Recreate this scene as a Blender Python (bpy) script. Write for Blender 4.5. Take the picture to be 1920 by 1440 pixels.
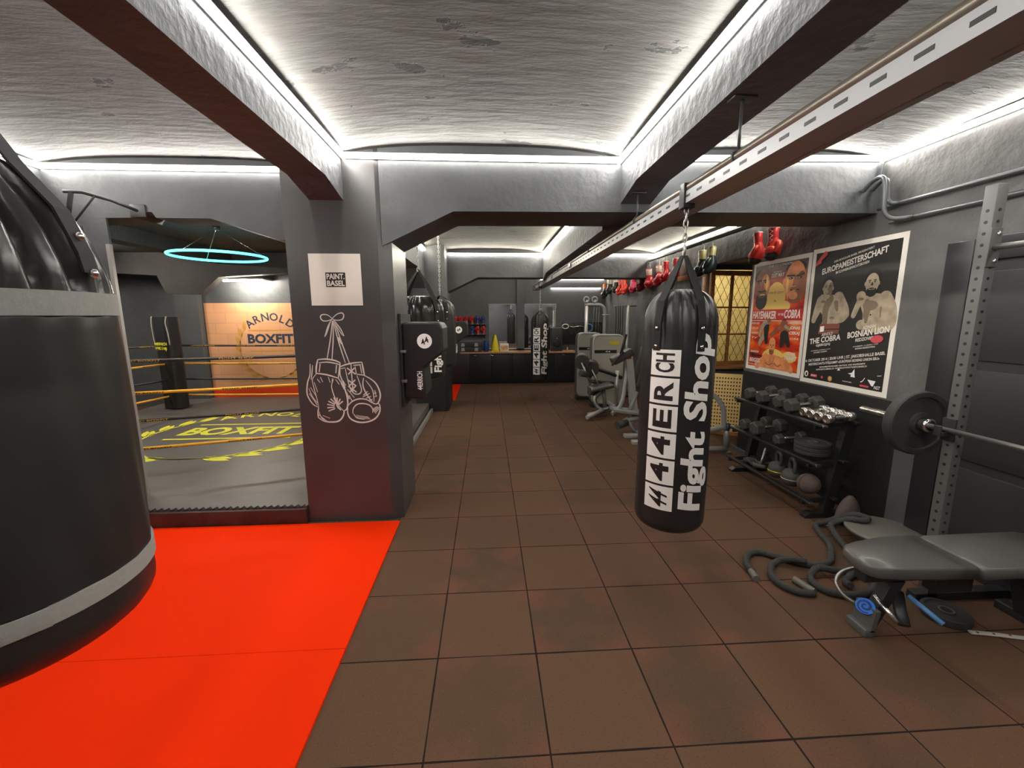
import bpy, bmesh, math, random
from mathutils import Vector, Matrix
PI = math.pi
random.seed(7)
SC = bpy.context.scene
C = SC.collection
for o in list(bpy.data.objects):
    bpy.data.objects.remove(o)

# ------------------------------------------------------------------ camera, world, exposure
cam = bpy.data.objects.new('camera', bpy.data.cameras.new('camera'))
C.objects.link(cam)
cam.data.sensor_width = 36.0
cam.data.lens = 777.69 / 1920 * 36.0
cam.data.clip_start = 0.02
R_ = Vector((0.99826992, -0.05869796, -0.00342235))
U_ = Vector((0.01282885, 0.16063647, 0.98693026))
F_ = Vector((0.05738104, 0.9852667, -0.16111159))
cam.matrix_world = Matrix(((R_.x, U_.x, -F_.x, 0), (R_.y, U_.y, -F_.y, 0), (R_.z, U_.z, -F_.z, 1.7123), (0, 0, 0, 1)))
SC.camera = cam
w = bpy.data.worlds.new('world')
SC.world = w
w.use_nodes = True
w.node_tree.nodes['Background'].inputs[0].default_value = (0.02, 0.02, 0.022, 1)
w.node_tree.nodes['Background'].inputs[1].default_value = 1.0
SC.view_settings.view_transform = 'Standard'
SC.view_settings.look = 'None'
SC.view_settings.gamma = 1
SC.view_settings.use_curve_mapping = False
SC.view_settings.exposure = 1.7
LED = 26.0          # strength of the white LED strips

# ------------------------------------------------------------------ materials
def mat(name, col, rough=0.5, metal=0.0, vary=0.0, vscale=6.0, bump=0.0, bscale=40.0, emit=None, coat=0.0, col2=None, detail=4.0, stretch=None):
    m = bpy.data.materials.new(name)
    m.use_nodes = True
    nt = m.node_tree
    b = nt.nodes['Principled BSDF']
    b.inputs['Base Color'].default_value = (*col, 1)
    b.inputs['Roughness'].default_value = rough
    b.inputs['Metallic'].default_value = metal
    if coat:
        b.inputs['Coat Weight'].default_value = coat
        b.inputs['Coat Roughness'].default_value = 0.15
    tc = nt.nodes.new('ShaderNodeTexCoord')
    src = tc.outputs['Object']
    if stretch:
        mp = nt.nodes.new('ShaderNodeMapping')
        mp.inputs['Scale'].default_value = stretch
        nt.links.new(src, mp.inputs[0]); src = mp.outputs[0]
    if vary or col2:
        n = nt.nodes.new('ShaderNodeTexNoise')
        n.inputs['Scale'].default_value = vscale
        n.inputs['Detail'].default_value = detail
        nt.links.new(src, n.inputs['Vector'])
        r = nt.nodes.new('ShaderNodeValToRGB')
        r.color_ramp.elements[0].position = 0.32
        r.color_ramp.elements[1].position = 0.68
        c2 = col2 or tuple(min(1, x * (1 + vary)) for x in col)
        c1 = col if col2 else tuple(x * (1 - vary) for x in col)
        r.color_ramp.elements[0].color = (*c1, 1)
        r.color_ramp.elements[1].color = (*c2, 1)
        nt.links.new(n.outputs['Fac'], r.inputs[0])
        nt.links.new(r.outputs[0], b.inputs['Base Color'])
    if bump:
        n2 = nt.nodes.new('ShaderNodeTexNoise')
        n2.inputs['Scale'].default_value = bscale
        n2.inputs['Detail'].default_value = 5
        nt.links.new(src, n2.inputs['Vector'])
        bp = nt.nodes.new('ShaderNodeBump')
        bp.inputs['Strength'].default_value = bump
        bp.inputs['Distance'].default_value = 0.02
        nt.links.new(n2.outputs['Fac'], bp.inputs['Height'])
        nt.links.new(bp.outputs[0], b.inputs['Normal'])
    if emit:
        b.inputs['Emission Color'].default_value = (*emit[0], 1)
        b.inputs['Emission Strength'].default_value = emit[1]
    return m

def ceiling_mat(name, col, peel):
    m = mat(name, col, 0.8, vary=0.16, vscale=2.2)
    nt = m.node_tree; L = nt.links.new
    b = nt.nodes['Principled BSDF']
    ramp = [n for n in nt.nodes if n.type == 'VALTORGB'][0]
    tc = [n for n in nt.nodes if n.type == 'TEX_COORD'][0]
    mp = nt.nodes.new('ShaderNodeMapping'); mp.inputs['Scale'].default_value = (1.0, 1.7, 1)
    L(tc.outputs['Object'], mp.inputs[0])
    n = nt.nodes.new('ShaderNodeTexNoise'); n.inputs['Scale'].default_value = 2.3; n.inputs['Detail'].default_value = 6; n.inputs['Roughness'].default_value = 0.62
    L(mp.outputs[0], n.inputs['Vector'])
    r = nt.nodes.new('ShaderNodeValToRGB')
    r.color_ramp.elements[0].position = peel; r.color_ramp.elements[1].position = peel + 0.012
    L(n.outputs['Fac'], r.inputs[0])
    mx = nt.nodes.new('ShaderNodeMix'); mx.data_type = 'RGBA'
    L(r.outputs[0], mx.inputs[0]); L(ramp.outputs[0], mx.inputs[6])
    mx.inputs[7].default_value = (col[0] * .38, col[1] * .4, col[2] * .42, 1)
    L(mx.outputs[2], b.inputs['Base Color'])
    mp2 = nt.nodes.new('ShaderNodeMapping'); mp2.inputs['Scale'].default_value = (2.2, 9, 4)
    L(tc.outputs['Object'], mp2.inputs[0])
    n3 = nt.nodes.new('ShaderNodeTexNoise'); n3.inputs['Scale'].default_value = 1.6; n3.inputs['Detail'].default_value = 7; n3.inputs['Roughness'].default_value = 0.6
    L(mp2.outputs[0], n3.inputs['Vector'])
    ad = nt.nodes.new('ShaderNodeMath'); ad.operation = 'SUBTRACT'
    ml = nt.nodes.new('ShaderNodeMath'); ml.operation = 'MULTIPLY'; ml.inputs[1].default_value = 0.25
    L(r.outputs[0], ml.inputs[0]); L(n3.outputs['Fac'], ad.inputs[0]); L(ml.outputs[0], ad.inputs[1])
    bp = nt.nodes.new('ShaderNodeBump'); bp.inputs['Strength'].default_value = 0.55; bp.inputs['Distance'].default_value = 0.035
    L(ad.outputs[0], bp.inputs['Height']); L(bp.outputs[0], b.inputs['Normal'])
    return m

def floor_mat():
    m = bpy.data.materials.new('rubber_tiles'); m.use_nodes = True
    nt = m.node_tree; L = nt.links.new
    b = nt.nodes['Principled BSDF']; b.inputs['Roughness'].default_value = 0.9; b.inputs['Specular IOR Level'].default_value = 0.25
    tc = nt.nodes.new('ShaderNodeTexCoord')
    sp = nt.nodes.new('ShaderNodeSeparateXYZ'); L(tc.outputs['Object'], sp.inputs[0])
    def M(op, a, bb=None, c=None):
        n = nt.nodes.new('ShaderNodeMath'); n.operation = op
        for i, v in enumerate((a, bb, c)):
            if v is None: continue
            if isinstance(v, (int, float)): n.inputs[i].default_value = v
            else: L(v, n.inputs[i])
        return n.outputs[0]
    u = M('MULTIPLY', M('ADD', sp.outputs[0], 0.2717 + 20), 2.0)
    v = M('MULTIPLY', M('ADD', sp.outputs[1], -1.3716 + 20), 2.0)
    fu, fv = M('FRACT', u), M('FRACT', v)
    cu, cv = M('FLOOR', u), M('FLOOR', v)
    du = M('MINIMUM', fu, M('SUBTRACT', 1.0, fu)); dv = M('MINIMUM', fv, M('SUBTRACT', 1.0, fv))
    wn = nt.nodes.new('ShaderNodeTexNoise'); wn.inputs['Scale'].default_value = 3.0
    L(tc.outputs['Object'], wn.inputs['Vector'])
    d = M('MINIMUM', du, dv)
    gap = M('LESS_THAN', d, M('MULTIPLY_ADD', wn.outputs['Fac'], 0.014, 0.0006))
    cx = nt.nodes.new('ShaderNodeCombineXYZ'); L(cu, cx.inputs[0]); L(cv, cx.inputs[1])
    wh = nt.nodes.new('ShaderNodeTexWhiteNoise'); wh.noise_dimensions = '2D'; L(cx.outputs[0], wh.inputs['Vector'])
    corner = M('MULTIPLY', M('SUBTRACT', 0.5, du), M('SUBTRACT', 0.5, dv))          # .25 in the corners of a tile
    n1 = nt.nodes.new('ShaderNodeTexNoise'); n1.inputs['Scale'].default_value = 5; n1.inputs['Detail'].default_value = 6
    L(tc.outputs['Object'], n1.inputs['Vector'])
    red = M('SMOOTH_MIN', M('MAXIMUM', M('MULTIPLY', M('SUBTRACT', M('ADD', M('MULTIPLY', corner, 2.4), M('MULTIPLY', n1.outputs['Fac'], 1.2)), M('MULTIPLY_ADD', wh.outputs['Value'], 0.35, 0.62)), 1.7), 0.0), 1.0, 0.2)
    def MIX(f, a, c):
        n = nt.nodes.new('ShaderNodeMix'); n.data_type = 'RGBA'
        L(f, n.inputs[0])
        for i, x in ((6, a), (7, c)):
            if isinstance(x, tuple): n.inputs[i].default_value = (*x, 1)
            else: L(x, n.inputs[i])
        return n.outputs[2]
    base = MIX(wh.outputs['Value'], (0.088, 0.052, 0.031), (0.122, 0.064, 0.036))
    c = MIX(red, base, (0.15, 0.062, 0.038))
    n2 = nt.nodes.new('ShaderNodeTexNoise'); n2.inputs['Scale'].default_value = 130; n2.inputs['Detail'].default_value = 3
    L(tc.outputs['Object'], n2.inputs['Vector'])
    c = MIX(M('MULTIPLY', M('GREATER_THAN', n2.outputs['Fac'], 0.72), 0.5), c, (0.3, 0.2, 0.15))
    c = MIX(M('MULTIPLY', M('LESS_THAN', n2.outputs['Fac'], 0.38), 0.35), c, (0.03, 0.02, 0.016))
    c = MIX(gap, c, (0.012, 0.007, 0.005))
    L(c, b.inputs['Base Color'])
    bp = nt.nodes.new('ShaderNodeBump'); bp.inputs['Strength'].default_value = 0.5; bp.inputs['Distance'].default_value = 0.006
    L(M('SUBTRACT', M('MULTIPLY', n2.outputs['Fac'], 0.5), gap), bp.inputs['Height']); L(bp.outputs[0], b.inputs['Normal'])
    return m

def block_mat(name, c1, mortar):
    m = bpy.data.materials.new(name); m.use_nodes = True
    nt = m.node_tree; L = nt.links.new
    b = nt.nodes['Principled BSDF']; b.inputs['Roughness'].default_value = 0.8
    tc = nt.nodes.new('ShaderNodeTexCoord')
    sp = nt.nodes.new('ShaderNodeSeparateXYZ'); L(tc.outputs['Object'], sp.inputs[0])
    cb = nt.nodes.new('ShaderNodeCombineXYZ'); L(sp.outputs[0], cb.inputs[0]); L(sp.outputs[2], cb.inputs[1])
    br = nt.nodes.new('ShaderNodeTexBrick')
    br.inputs['Scale'].default_value = 1.0; br.inputs['Brick Width'].default_value = 0.4; br.inputs['Row Height'].default_value = 0.2
    br.inputs['Mortar Size'].default_value = 0.004
    br.inputs['Color1'].default_value = (*c1, 1); br.inputs['Color2'].default_value = (*[x * .93 for x in c1], 1); br.inputs['Mortar'].default_value = (*mortar, 1)
    L(cb.outputs[0], br.inputs['Vector']); L(br.outputs['Color'], b.inputs['Base Color'])
    return m

def fire_mat():
    m = bpy.data.materials.new('poster_fire'); m.use_nodes = True
    nt = m.node_tree; L = nt.links.new
    b = nt.nodes['Principled BSDF']; b.inputs['Roughness'].default_value = 0.35
    tc = nt.nodes.new('ShaderNodeTexCoord')
    mp = nt.nodes.new('ShaderNodeMapping'); mp.inputs['Scale'].default_value = (1, 2.2, 5)
    L(tc.outputs['Object'], mp.inputs[0])
    n = nt.nodes.new('ShaderNodeTexNoise'); n.inputs['Scale'].default_value = 1.5; n.inputs['Detail'].default_value = 5
    L(mp.outputs[0], n.inputs['Vector'])
    sp = nt.nodes.new('ShaderNodeSeparateXYZ'); L(tc.outputs['Object'], sp.inputs[0])
    r = nt.nodes.new('ShaderNodeValToRGB'); e = r.color_ramp.elements
    e[0].position = 0.30; e[0].color = (0.16, 0.008, 0.004, 1)
    e[1].position = 0.72; e[1].color = (0.95, 0.45, 0.06, 1)
    a = r.color_ramp.elements.new(0.44); a.color = (0.62, 0.03, 0.008, 1)
    a = r.color_ramp.elements.new(0.57); a.color = (0.85, 0.14, 0.012, 1)
    L(n.outputs['Fac'], r.inputs[0])
    rz = nt.nodes.new('ShaderNodeValToRGB'); ez = rz.color_ramp.elements       # dark smoke printed at the top edge of the poster
    mr = nt.nodes.new('ShaderNodeMapRange'); mr.inputs[1].default_value = 0.85; mr.inputs[2].default_value = 1.2
    L(sp.outputs[2], mr.inputs[0])
    mx = nt.nodes.new('ShaderNodeMix'); mx.data_type = 'RGBA'
    L(mr.outputs[0], mx.inputs[0]); L(r.outputs[0], mx.inputs[6]); mx.inputs[7].default_value = (0.09, 0.085, 0.08, 1)
    L(mx.outputs[2], b.inputs['Base Color'])
    return m

K = {}
K['wall'] = mat('black_painted_plaster', (0.086, 0.090, 0.095), 0.55, vary=0.18, vscale=1.6, bump=0.5, bscale=9)
K['beam'] = mat('dark_painted_plaster', (0.125, 0.132, 0.140), 0.6, vary=0.16, vscale=2.0, bump=0.8, bscale=16)
K['rough'] = mat('rough_dark_plaster', (0.10, 0.098, 0.096), 0.65, vary=0.2, vscale=3, bump=1.0, bscale=7)
K['pillar'] = mat('pillar_black_paint', (0.062, 0.058, 0.057), 0.38, vary=0.15, vscale=2, bump=0.15, bscale=6)
K['far'] = mat('far_wall_black', (0.09, 0.092, 0.098), 0.5, vary=0.1, vscale=2, bump=0.2, bscale=8)
K['ceil'] = ceiling_mat('peeling_ceiling_paint', (0.098, 0.096, 0.090), 0.625)
K['ceil2'] = ceiling_mat('dark_ring_ceiling', (0.05, 0.046, 0.044), 0.9)
K['floor'] = floor_mat()
K['led'] = mat('led_white', (1, 1, 1), 0.5, emit=((1.0, 0.965, 0.90), LED))
K['leddim'] = mat('led_white_underside', (1, 1, 1), 0.5, emit=((1.0, 0.965, 0.90), LED * .45))
K['ledfar'] = mat('led_warm_white', (1, 1, 1), 0.5, emit=((1.0, 0.93, 0.77), LED))
K['cyan'] = mat('led_cyan', (0.1, 0.8, 0.8), 0.5, emit=((0.06, 0.75, 0.82), 1.8))
K['tubelamp'] = mat('tube_lamp', (1, 1, 1), 0.5, emit=((1.0, 0.93, 0.8), 75.0))
K['tubelamp2'] = mat('added_tube_front', (1, 1, 1), 0.5, emit=((1.0, 0.95, 0.86), 36.0))  # glow of the unseen tube added over the front of the ring
K['profile'] = mat('led_profile_grey', (0.35, 0.34, 0.32), 0.4, 0.3)
K['orange'] = mat('orange_mat_vinyl', (0.92, 0.030, 0.001), 0.7, bump=0.04, bscale=150)
K['orange'].node_tree.nodes['Principled BSDF'].inputs['Specular IOR Level'].default_value = 0.05
K['maroon'] = mat('maroon_step_paint', (0.050, 0.026, 0.022), 0.5, vary=0.35, vscale=8, bump=0.25, bscale=20)
K['leather'] = mat('black_leather', (0.022, 0.021, 0.020), 0.33, vary=0.2, vscale=7, bump=0.10, bscale=120)
K['dado'] = mat('black_gloss_dado', (0.016, 0.0155, 0.015), 0.45, bump=0.1, bscale=6)
K['padblk'] = mat('black_pad_vinyl', (0.011, 0.0105, 0.010), 0.45, bump=0.05, bscale=90)
K['hood'] = mat('shiny_black_vinyl', (0.028, 0.027, 0.025), 0.24, bump=0.05, bscale=60)
K['leathergrey'] = mat('worn_black_leather', (0.017, 0.0158, 0.0148), 0.42, vary=0.15, vscale=5)
K['band'] = mat('grey_band', (0.27, 0.27, 0.25), 0.7, vary=0.06, vscale=60, bump=0.15, bscale=200)
K['strap'] = mat('black_webbing', (0.012, 0.013, 0.013), 0.8, bump=0.1, bscale=200)
K['white'] = mat('white_print', (0.90, 0.87, 0.83), 0.55)
K['chalk'] = mat('white_chalk_paint', (0.72, 0.68, 0.63), 0.7)
K['paper'] = mat('white_paper', (0.82, 0.78, 0.70), 0.5)
K['black'] = mat('black_print', (0.012, 0.012, 0.012), 0.5)
K['steel'] = mat('chrome_steel', (0.72, 0.70, 0.66), 0.22, 1.0)
K['dull'] = mat('dull_steel', (0.42, 0.41, 0.40), 0.42, 1.0)
K['bmetal'] = mat('black_powder_coat', (0.028, 0.028, 0.03), 0.42, vary=0.1)
K['rackblk'] = mat('black_rack_steel', (0.015, 0.015, 0.015), 0.4)
K['tubelamp3'] = mat('added_tube_left', (1, 1, 1), 0.5, emit=((1.0, 0.92, 0.8), 80.0))  # glow of the unseen tube added at the left of the ring room
K['gmetal'] = mat('grey_powder_coat', (0.105, 0.105, 0.102), 0.45)
K['rail'] = mat('dark_grey_rail', (0.40, 0.415, 0.43), 0.4, 0.05)
K['pipe'] = mat('brown_grey_pipe', (0.24, 0.21, 0.17), 0.35, 0.5)
K['flange'] = mat('pale_grey_flange', (0.35, 0.35, 0.35), 0.4, 0.2)
K['rubber'] = mat('black_rubber', (0.032, 0.031, 0.030), 0.65, vary=0.12, vscale=20, bump=0.1, bscale=80)
K['hexrub'] = mat('grey_hex_rubber', (0.055, 0.052, 0.050), 0.55, bump=0.1, bscale=60)
K['silver'] = mat('silver_paint', (0.52, 0.51, 0.48), 0.35, 0.35)
K['tubegrey'] = mat('grey_tube_paint', (0.30, 0.30, 0.295), 0.38, 0.2)
K['shroud'] = mat('beige_silver_shroud', (0.50, 0.47, 0.40), 0.4)
K['yellow'] = mat('yellow_plastic', (0.80, 0.66, 0.02), 0.4)
K['ropeyel'] = mat('yellow_rope', (0.88, 0.42, 0.02), 0.5)
K['ropeblk'] = mat('black_rope', (0.03, 0.028, 0.026), 0.5)
K['prtyel'] = mat('yellow_print', (0.88, 0.82, 0.05), 0.6)
K['gold'] = mat('gold_print', (0.62, 0.30, 0.06), 0.6)
K['navy'] = mat('navy_print', (0.03, 0.035, 0.06), 0.6)
K['canvas'] = mat('dark_ring_canvas', (0.112, 0.099, 0.090), 0.48, vary=0.07, vscale=3)
K['mural'] = block_mat('painted_block_mural', (0.72, 0.36, 0.18), (0.55, 0.26, 0.12))
K['redpad'] = mat('orange_red_paint', (0.85, 0.06, 0.01), 0.5)
K['wood'] = mat('orange_wood', (0.42, 0.17, 0.05), 0.45, vary=0.25, vscale=10, stretch=(1, 1, 8))
K['woodpale'] = mat('counter_wood_edge', (0.42, 0.22, 0.11), 0.45, vary=0.1)
K['cream'] = block_mat('cream_block_wall', (0.75, 0.66, 0.40), (0.5, 0.42, 0.24))
K['yelpanel'] = mat('yellow_perforated_board', (0.95, 0.66, 0.25), 0.55)
K['glass'] = mat('window_glass', (0.85, 0.85, 0.8), 0.05)
K['glass'].node_tree.nodes['Principled BSDF'].inputs['Transmission Weight'].default_value = 1.0
K['lead'] = mat('dark_lattice', (0.05, 0.03, 0.015), 0.5)
K['mirror'] = mat('mirror_glass', (0.85, 0.85, 0.85), 0.02, 1.0)
K['cabinet'] = mat('black_cabinet', (0.018, 0.018, 0.021), 0.35)
K['red'] = mat('red_leather', (0.55, 0.025, 0.03), 0.4)
K['scarlet'] = mat('scarlet_leather', (0.75, 0.05, 0.03), 0.4)
K['crimson'] = mat('crimson_leather', (0.48, 0.02, 0.07), 0.4)
K['blue'] = mat('blue_leather', (0.03, 0.05, 0.22), 0.4)
K['ivory'] = mat('ivory_leather', (0.72, 0.66, 0.52), 0.45)
K['gldtrim'] = mat('gold_leather', (0.50, 0.45, 0.22), 0.4)
K['green'] = mat('dark_green_leather', (0.02, 0.032, 0.034), 0.35)
K['orgl'] = mat('orange_leather', (0.70, 0.22, 0.04), 0.45)
K['bluepl'] = mat('bright_blue_plastic', (0.03, 0.19, 0.75), 0.4)
K['bluedk'] = mat('dark_blue_plastic', (0.01, 0.04, 0.2), 0.4)
K['bluepale'] = mat('pale_blue_plastic', (0.12, 0.30, 0.62), 0.4)
K['pad'] = mat('bench_vinyl', (0.10, 0.098, 0.09), 0.33, coat=0.2)
K['brown'] = mat('brown_cloth', (0.10, 0.07, 0.062), 0.9, bump=0.2, bscale=60)
K['disc'] = mat('grey_platform_plastic', (0.15, 0.14, 0.12), 0.45)
K['battle'] = mat('black_battle_rope', (0.042, 0.040, 0.038), 0.85, bump=0.4, bscale=70)
K['fire'] = fire_mat()
K['flesh'] = mat('poster_skin_tone', (0.40, 0.32, 0.225), 0.4, vary=0.22, vscale=14)
K['fleshd'] = mat('poster_skin_dark', (0.20, 0.15, 0.10), 0.4)
K['posterblk'] = mat('poster_black', (0.022, 0.021, 0.020), 0.35)
K['posterhot'] = mat('poster_hot_skin', (0.80, 0.30, 0.12), 0.4, vary=0.2, vscale=12)
K['posterdk'] = mat('poster_dark_skin', (0.30, 0.10, 0.045), 0.4, vary=0.2, vscale=12)
K['postyel'] = mat('poster_yellow_glow', (0.92, 0.62, 0.16), 0.4)
K['belt'] = mat('poster_trunks', (0.24, 0.07, 0.05), 0.4)
K['smear'] = mat('red_smear', (0.6, 0.07, 0.09), 0.5)
K['pink'] = mat('pink_plastic', (0.8, 0.2, 0.25), 0.5)
K['pipeg'] = mat('grey_conduit', (0.10, 0.108, 0.112), 0.32, 0.3)
K['palestrip'] = mat('pale_strip', (0.5, 0.45, 0.4), 0.6)

# ------------------------------------------------------------------ mesh helpers
class G:
    def __init__(s, M=None):
        s.bm = bmesh.new(); s.mi = 0; s.M = M or Matrix()
    def add(s, vs, fs, smooth=False, M=None):
        T = s.M @ M if M else s.M
        bv = [s.bm.verts.new(T @ Vector(v)) for v in vs]
        for f in fs:
            try:
                fc = s.bm.faces.new([bv[i] for i in f])
            except ValueError:
                continue
            fc.material_index = s.mi; fc.smooth = smooth
        return s
    def box(s, x0, x1, y0, y1, z0, z1, bev=0.0, M=None):
        x0, x1 = sorted((x0, x1)); y0, y1 = sorted((y0, y1)); z0, z1 = sorted((z0, z1))
        vs = [(x, y, z) for x in (x0, x1) for y in (y0, y1) for z in (z0, z1)]
        fs = [(0, 1, 3, 2), (4, 6, 7, 5), (0, 4, 5, 1), (2, 3, 7, 6), (0, 2, 6, 4), (1, 5, 7, 3)]
        if not bev:
            return s.add(vs, fs, False, M)
        t = bmesh.new()
        bv = [t.verts.new(v) for v in vs]
        for f in fs: t.faces.new([bv[i] for i in f])
        bmesh.ops.bevel(t, geom=t.edges[:], offset=bev, segments=2, affect='EDGES', profile=0.6)
        t.verts.index_update()
        s.add([v.co[:] for v in t.verts], [[v.index for v in f.verts] for f in t.faces], True, M)
        t.free(); return s
    def prism(s, poly, a, b, axis='y', M=None, smooth=False):
        f = {'y': lambda u, v, t: (u, t, v), 'x': lambda u, v, t: (t, u, v), 'z': lambda u, v, t: (u, v, t)}[axis]
        n = len(poly)
        vs = [f(u, v, a) for u, v in poly] + [f(u, v, b) for u, v in poly]
        s.add(vs, [list(range(n))[::-1], list(range(n, 2 * n))], False, M)
        return s.add(vs, [(i, (i + 1) % n, n + (i + 1) % n, n + i) for i in range(n)], smooth, M)
    def rprism(s, w, h, r, a, b, axis='y', n=5, c=(0, 0), M=None):
        return s.prism(rrect(w, h, r, n, c), a, b, axis, M, False)
    def tube(s, pts, r, n=8, closed=False, cap=True, M=None, flat=None):
        P = [Vector(p) for p in pts]; k = len(P)
        rs = r if isinstance(r, (list, tuple)) else [r] * k
        T = []
        for i in range(k):
            if closed: t = P[(i + 1) % k] - P[i - 1]
            else: t = P[min(i + 1, k - 1)] - P[max(i - 1, 0)]
            T.append(t.normalized())
        ref = Vector((0, 0, 1)) if abs(T[0].z) < 0.9 else Vector((1, 0, 0))
        nrm = (ref - T[0] * ref.dot(T[0])).normalized()
        vs = []
        for i in range(k):
            nrm = (nrm - T[i] * nrm.dot(T[i])).normalized()
            bn = T[i].cross(nrm)
            for j in range(n):
                a = 2 * PI * j / n
                fl = flat if flat else 1.0
                vs.append(P[i] + (nrm * math.cos(a) * fl + bn * math.sin(a)) * rs[i])
        fs = []
        for i in range(k if closed else k - 1):
            for j in range(n):
                i2 = (i + 1) % k
                fs.append((i * n + j, i * n + (j + 1) % n, i2 * n + (j + 1) % n, i2 * n + j))
        s.add(vs, fs, True, M)
        if cap and not closed:
            s.add(vs[:n], [list(range(n))[::-1]], False, M); s.add(vs[-n:], [list(range(n))], False, M)
        return s
    def cyl(s, p0, p1, r, n=20, r1=None, M=None):
        return s.tube([p0, p1], [r, r if r1 is None else r1], n, M=M)
    def lathe(s, prof, n=24, M=None, fn=None, smooth=True):
        vs, fs = [], []
        for i, (r, z) in enumerate(prof):
            for j in range(n):
                a = 2 * PI * j / n
                rr = r + (fn(a, z, i) if fn else 0)
                vs.append((rr * math.cos(a), rr * math.sin(a), z))
        for i in range(len(prof) - 1):
            for j in range(n):
                fs.append((i * n + j, i * n + (j + 1) % n, (i + 1) * n + (j + 1) % n, (i + 1) * n + j))
        s.add(vs, fs, smooth, M)
        s.add(vs[:n], [list(range(n))[::-1]], False, M); s.add(vs[-n:], [list(range(n))], False, M)
        return s
    def ball(s, c, r, nu=16, nv=10, M=None, fn=None):
        rx, ry, rz = r if isinstance(r, (tuple, list)) else (r, r, r)
        vs, fs = [], []
        for i in range(nv + 1):
            ph = PI * i / nv
            for j in range(nu):
                a = 2 * PI * j / nu
                p = (c[0] + rx * math.sin(ph) * math.cos(a), c[1] + ry * math.sin(ph) * math.sin(a), c[2] - rz * math.cos(ph))
                vs.append(fn(p) if fn else p)
        for i in range(nv):
            for j in range(nu):
                fs.append((i * nu + j, i * nu + (j + 1) % nu, (i + 1) * nu + (j + 1) % nu, (i + 1) * nu + j))
        return s.add(vs, fs, True, M)
    def ring(s, c, R, r, axis='z', n=28, m=8, M=None):
        f = {'z': lambda a: (c[0] + R * math.cos(a), c[1] + R * math.sin(a), c[2]), 'y': lambda a: (c[0] + R * math.cos(a), c[1], c[2] + R * math.sin(a)), 'x': lambda a: (c[0], c[1] + R * math.cos(a), c[2] + R * math.sin(a))}[axis]
        return s.tube([f(2 * PI * i / n) for i in range(n)], r, m, closed=True, M=M)
    def flat(s, verts, faces, fn):
        return s.add([fn(u, v) for u, v in verts], faces)
    def poly(s, pts, fn):
        return s.add([fn(u, v) for u, v in pts], [list(range(len(pts)))])
    def obj(s, name, mats, parent=None):
        bm = s.bm
        bmesh.ops.remove_doubles(bm, verts=bm.verts[:], dist=1e-5)
        bmesh.ops.recalc_face_normals(bm, faces=bm.faces[:])
        me = bpy.data.meshes.new(name); bm.to_mesh(me); bm.free()
        for m in (mats if isinstance(mats, (list, tuple)) else [mats]):
            me.materials.append(K[m] if isinstance(m, str) else m)
        o = bpy.data.objects.new(name, me); C.objects.link(o)
        if parent: o.parent = parent
        return o

def rrect(w, h, r, n=5, c=(0, 0)):
    out = []
    for cx, cy, a0 in ((w / 2 - r, h / 2 - r, 0), (-w / 2 + r, h / 2 - r, 90), (-w / 2 + r, -h / 2 + r, 180), (w / 2 - r, -h / 2 + r, 270)):
        for i in range(n + 1):
            a = math.radians(a0 + 90 * i / n)
            out.append((c[0] + cx + r * math.cos(a), c[1] + cy + r * math.sin(a)))
    return out

def spline(pts, n=6, closed=False):
    P = [Vector(p) for p in pts]; k = len(P); out = []
    for i in range(k if closed else k - 1):
        if closed: p0, p1, p2, p3 = P[i - 1], P[i], P[(i + 1) % k], P[(i + 2) % k]
        else: p0, p1, p2, p3 = P[max(i - 1, 0)], P[i], P[i + 1], P[min(i + 2, k - 1)]
        for j in range(n):
            t = j / n
            out.append(0.5 * ((2 * p1) + (p2 - p0) * t + (2 * p0 - 5 * p1 + 4 * p2 - p3) * t * t + (3 * p1 - p0 - 3 * p2 + p3) * t ** 3))
    if not closed: out.append(P[-1])
    return out

def ell(cx, cy, rx, ry, n=20, rot=0.0):
    c, s_ = math.cos(rot), math.sin(rot)
    return [(cx + rx * math.cos(2 * PI * i / n) * c - ry * math.sin(2 * PI * i / n) * s_, cy + rx * math.cos(2 * PI * i / n) * s_ + ry * math.sin(2 * PI * i / n) * c) for i in range(n)]

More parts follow.
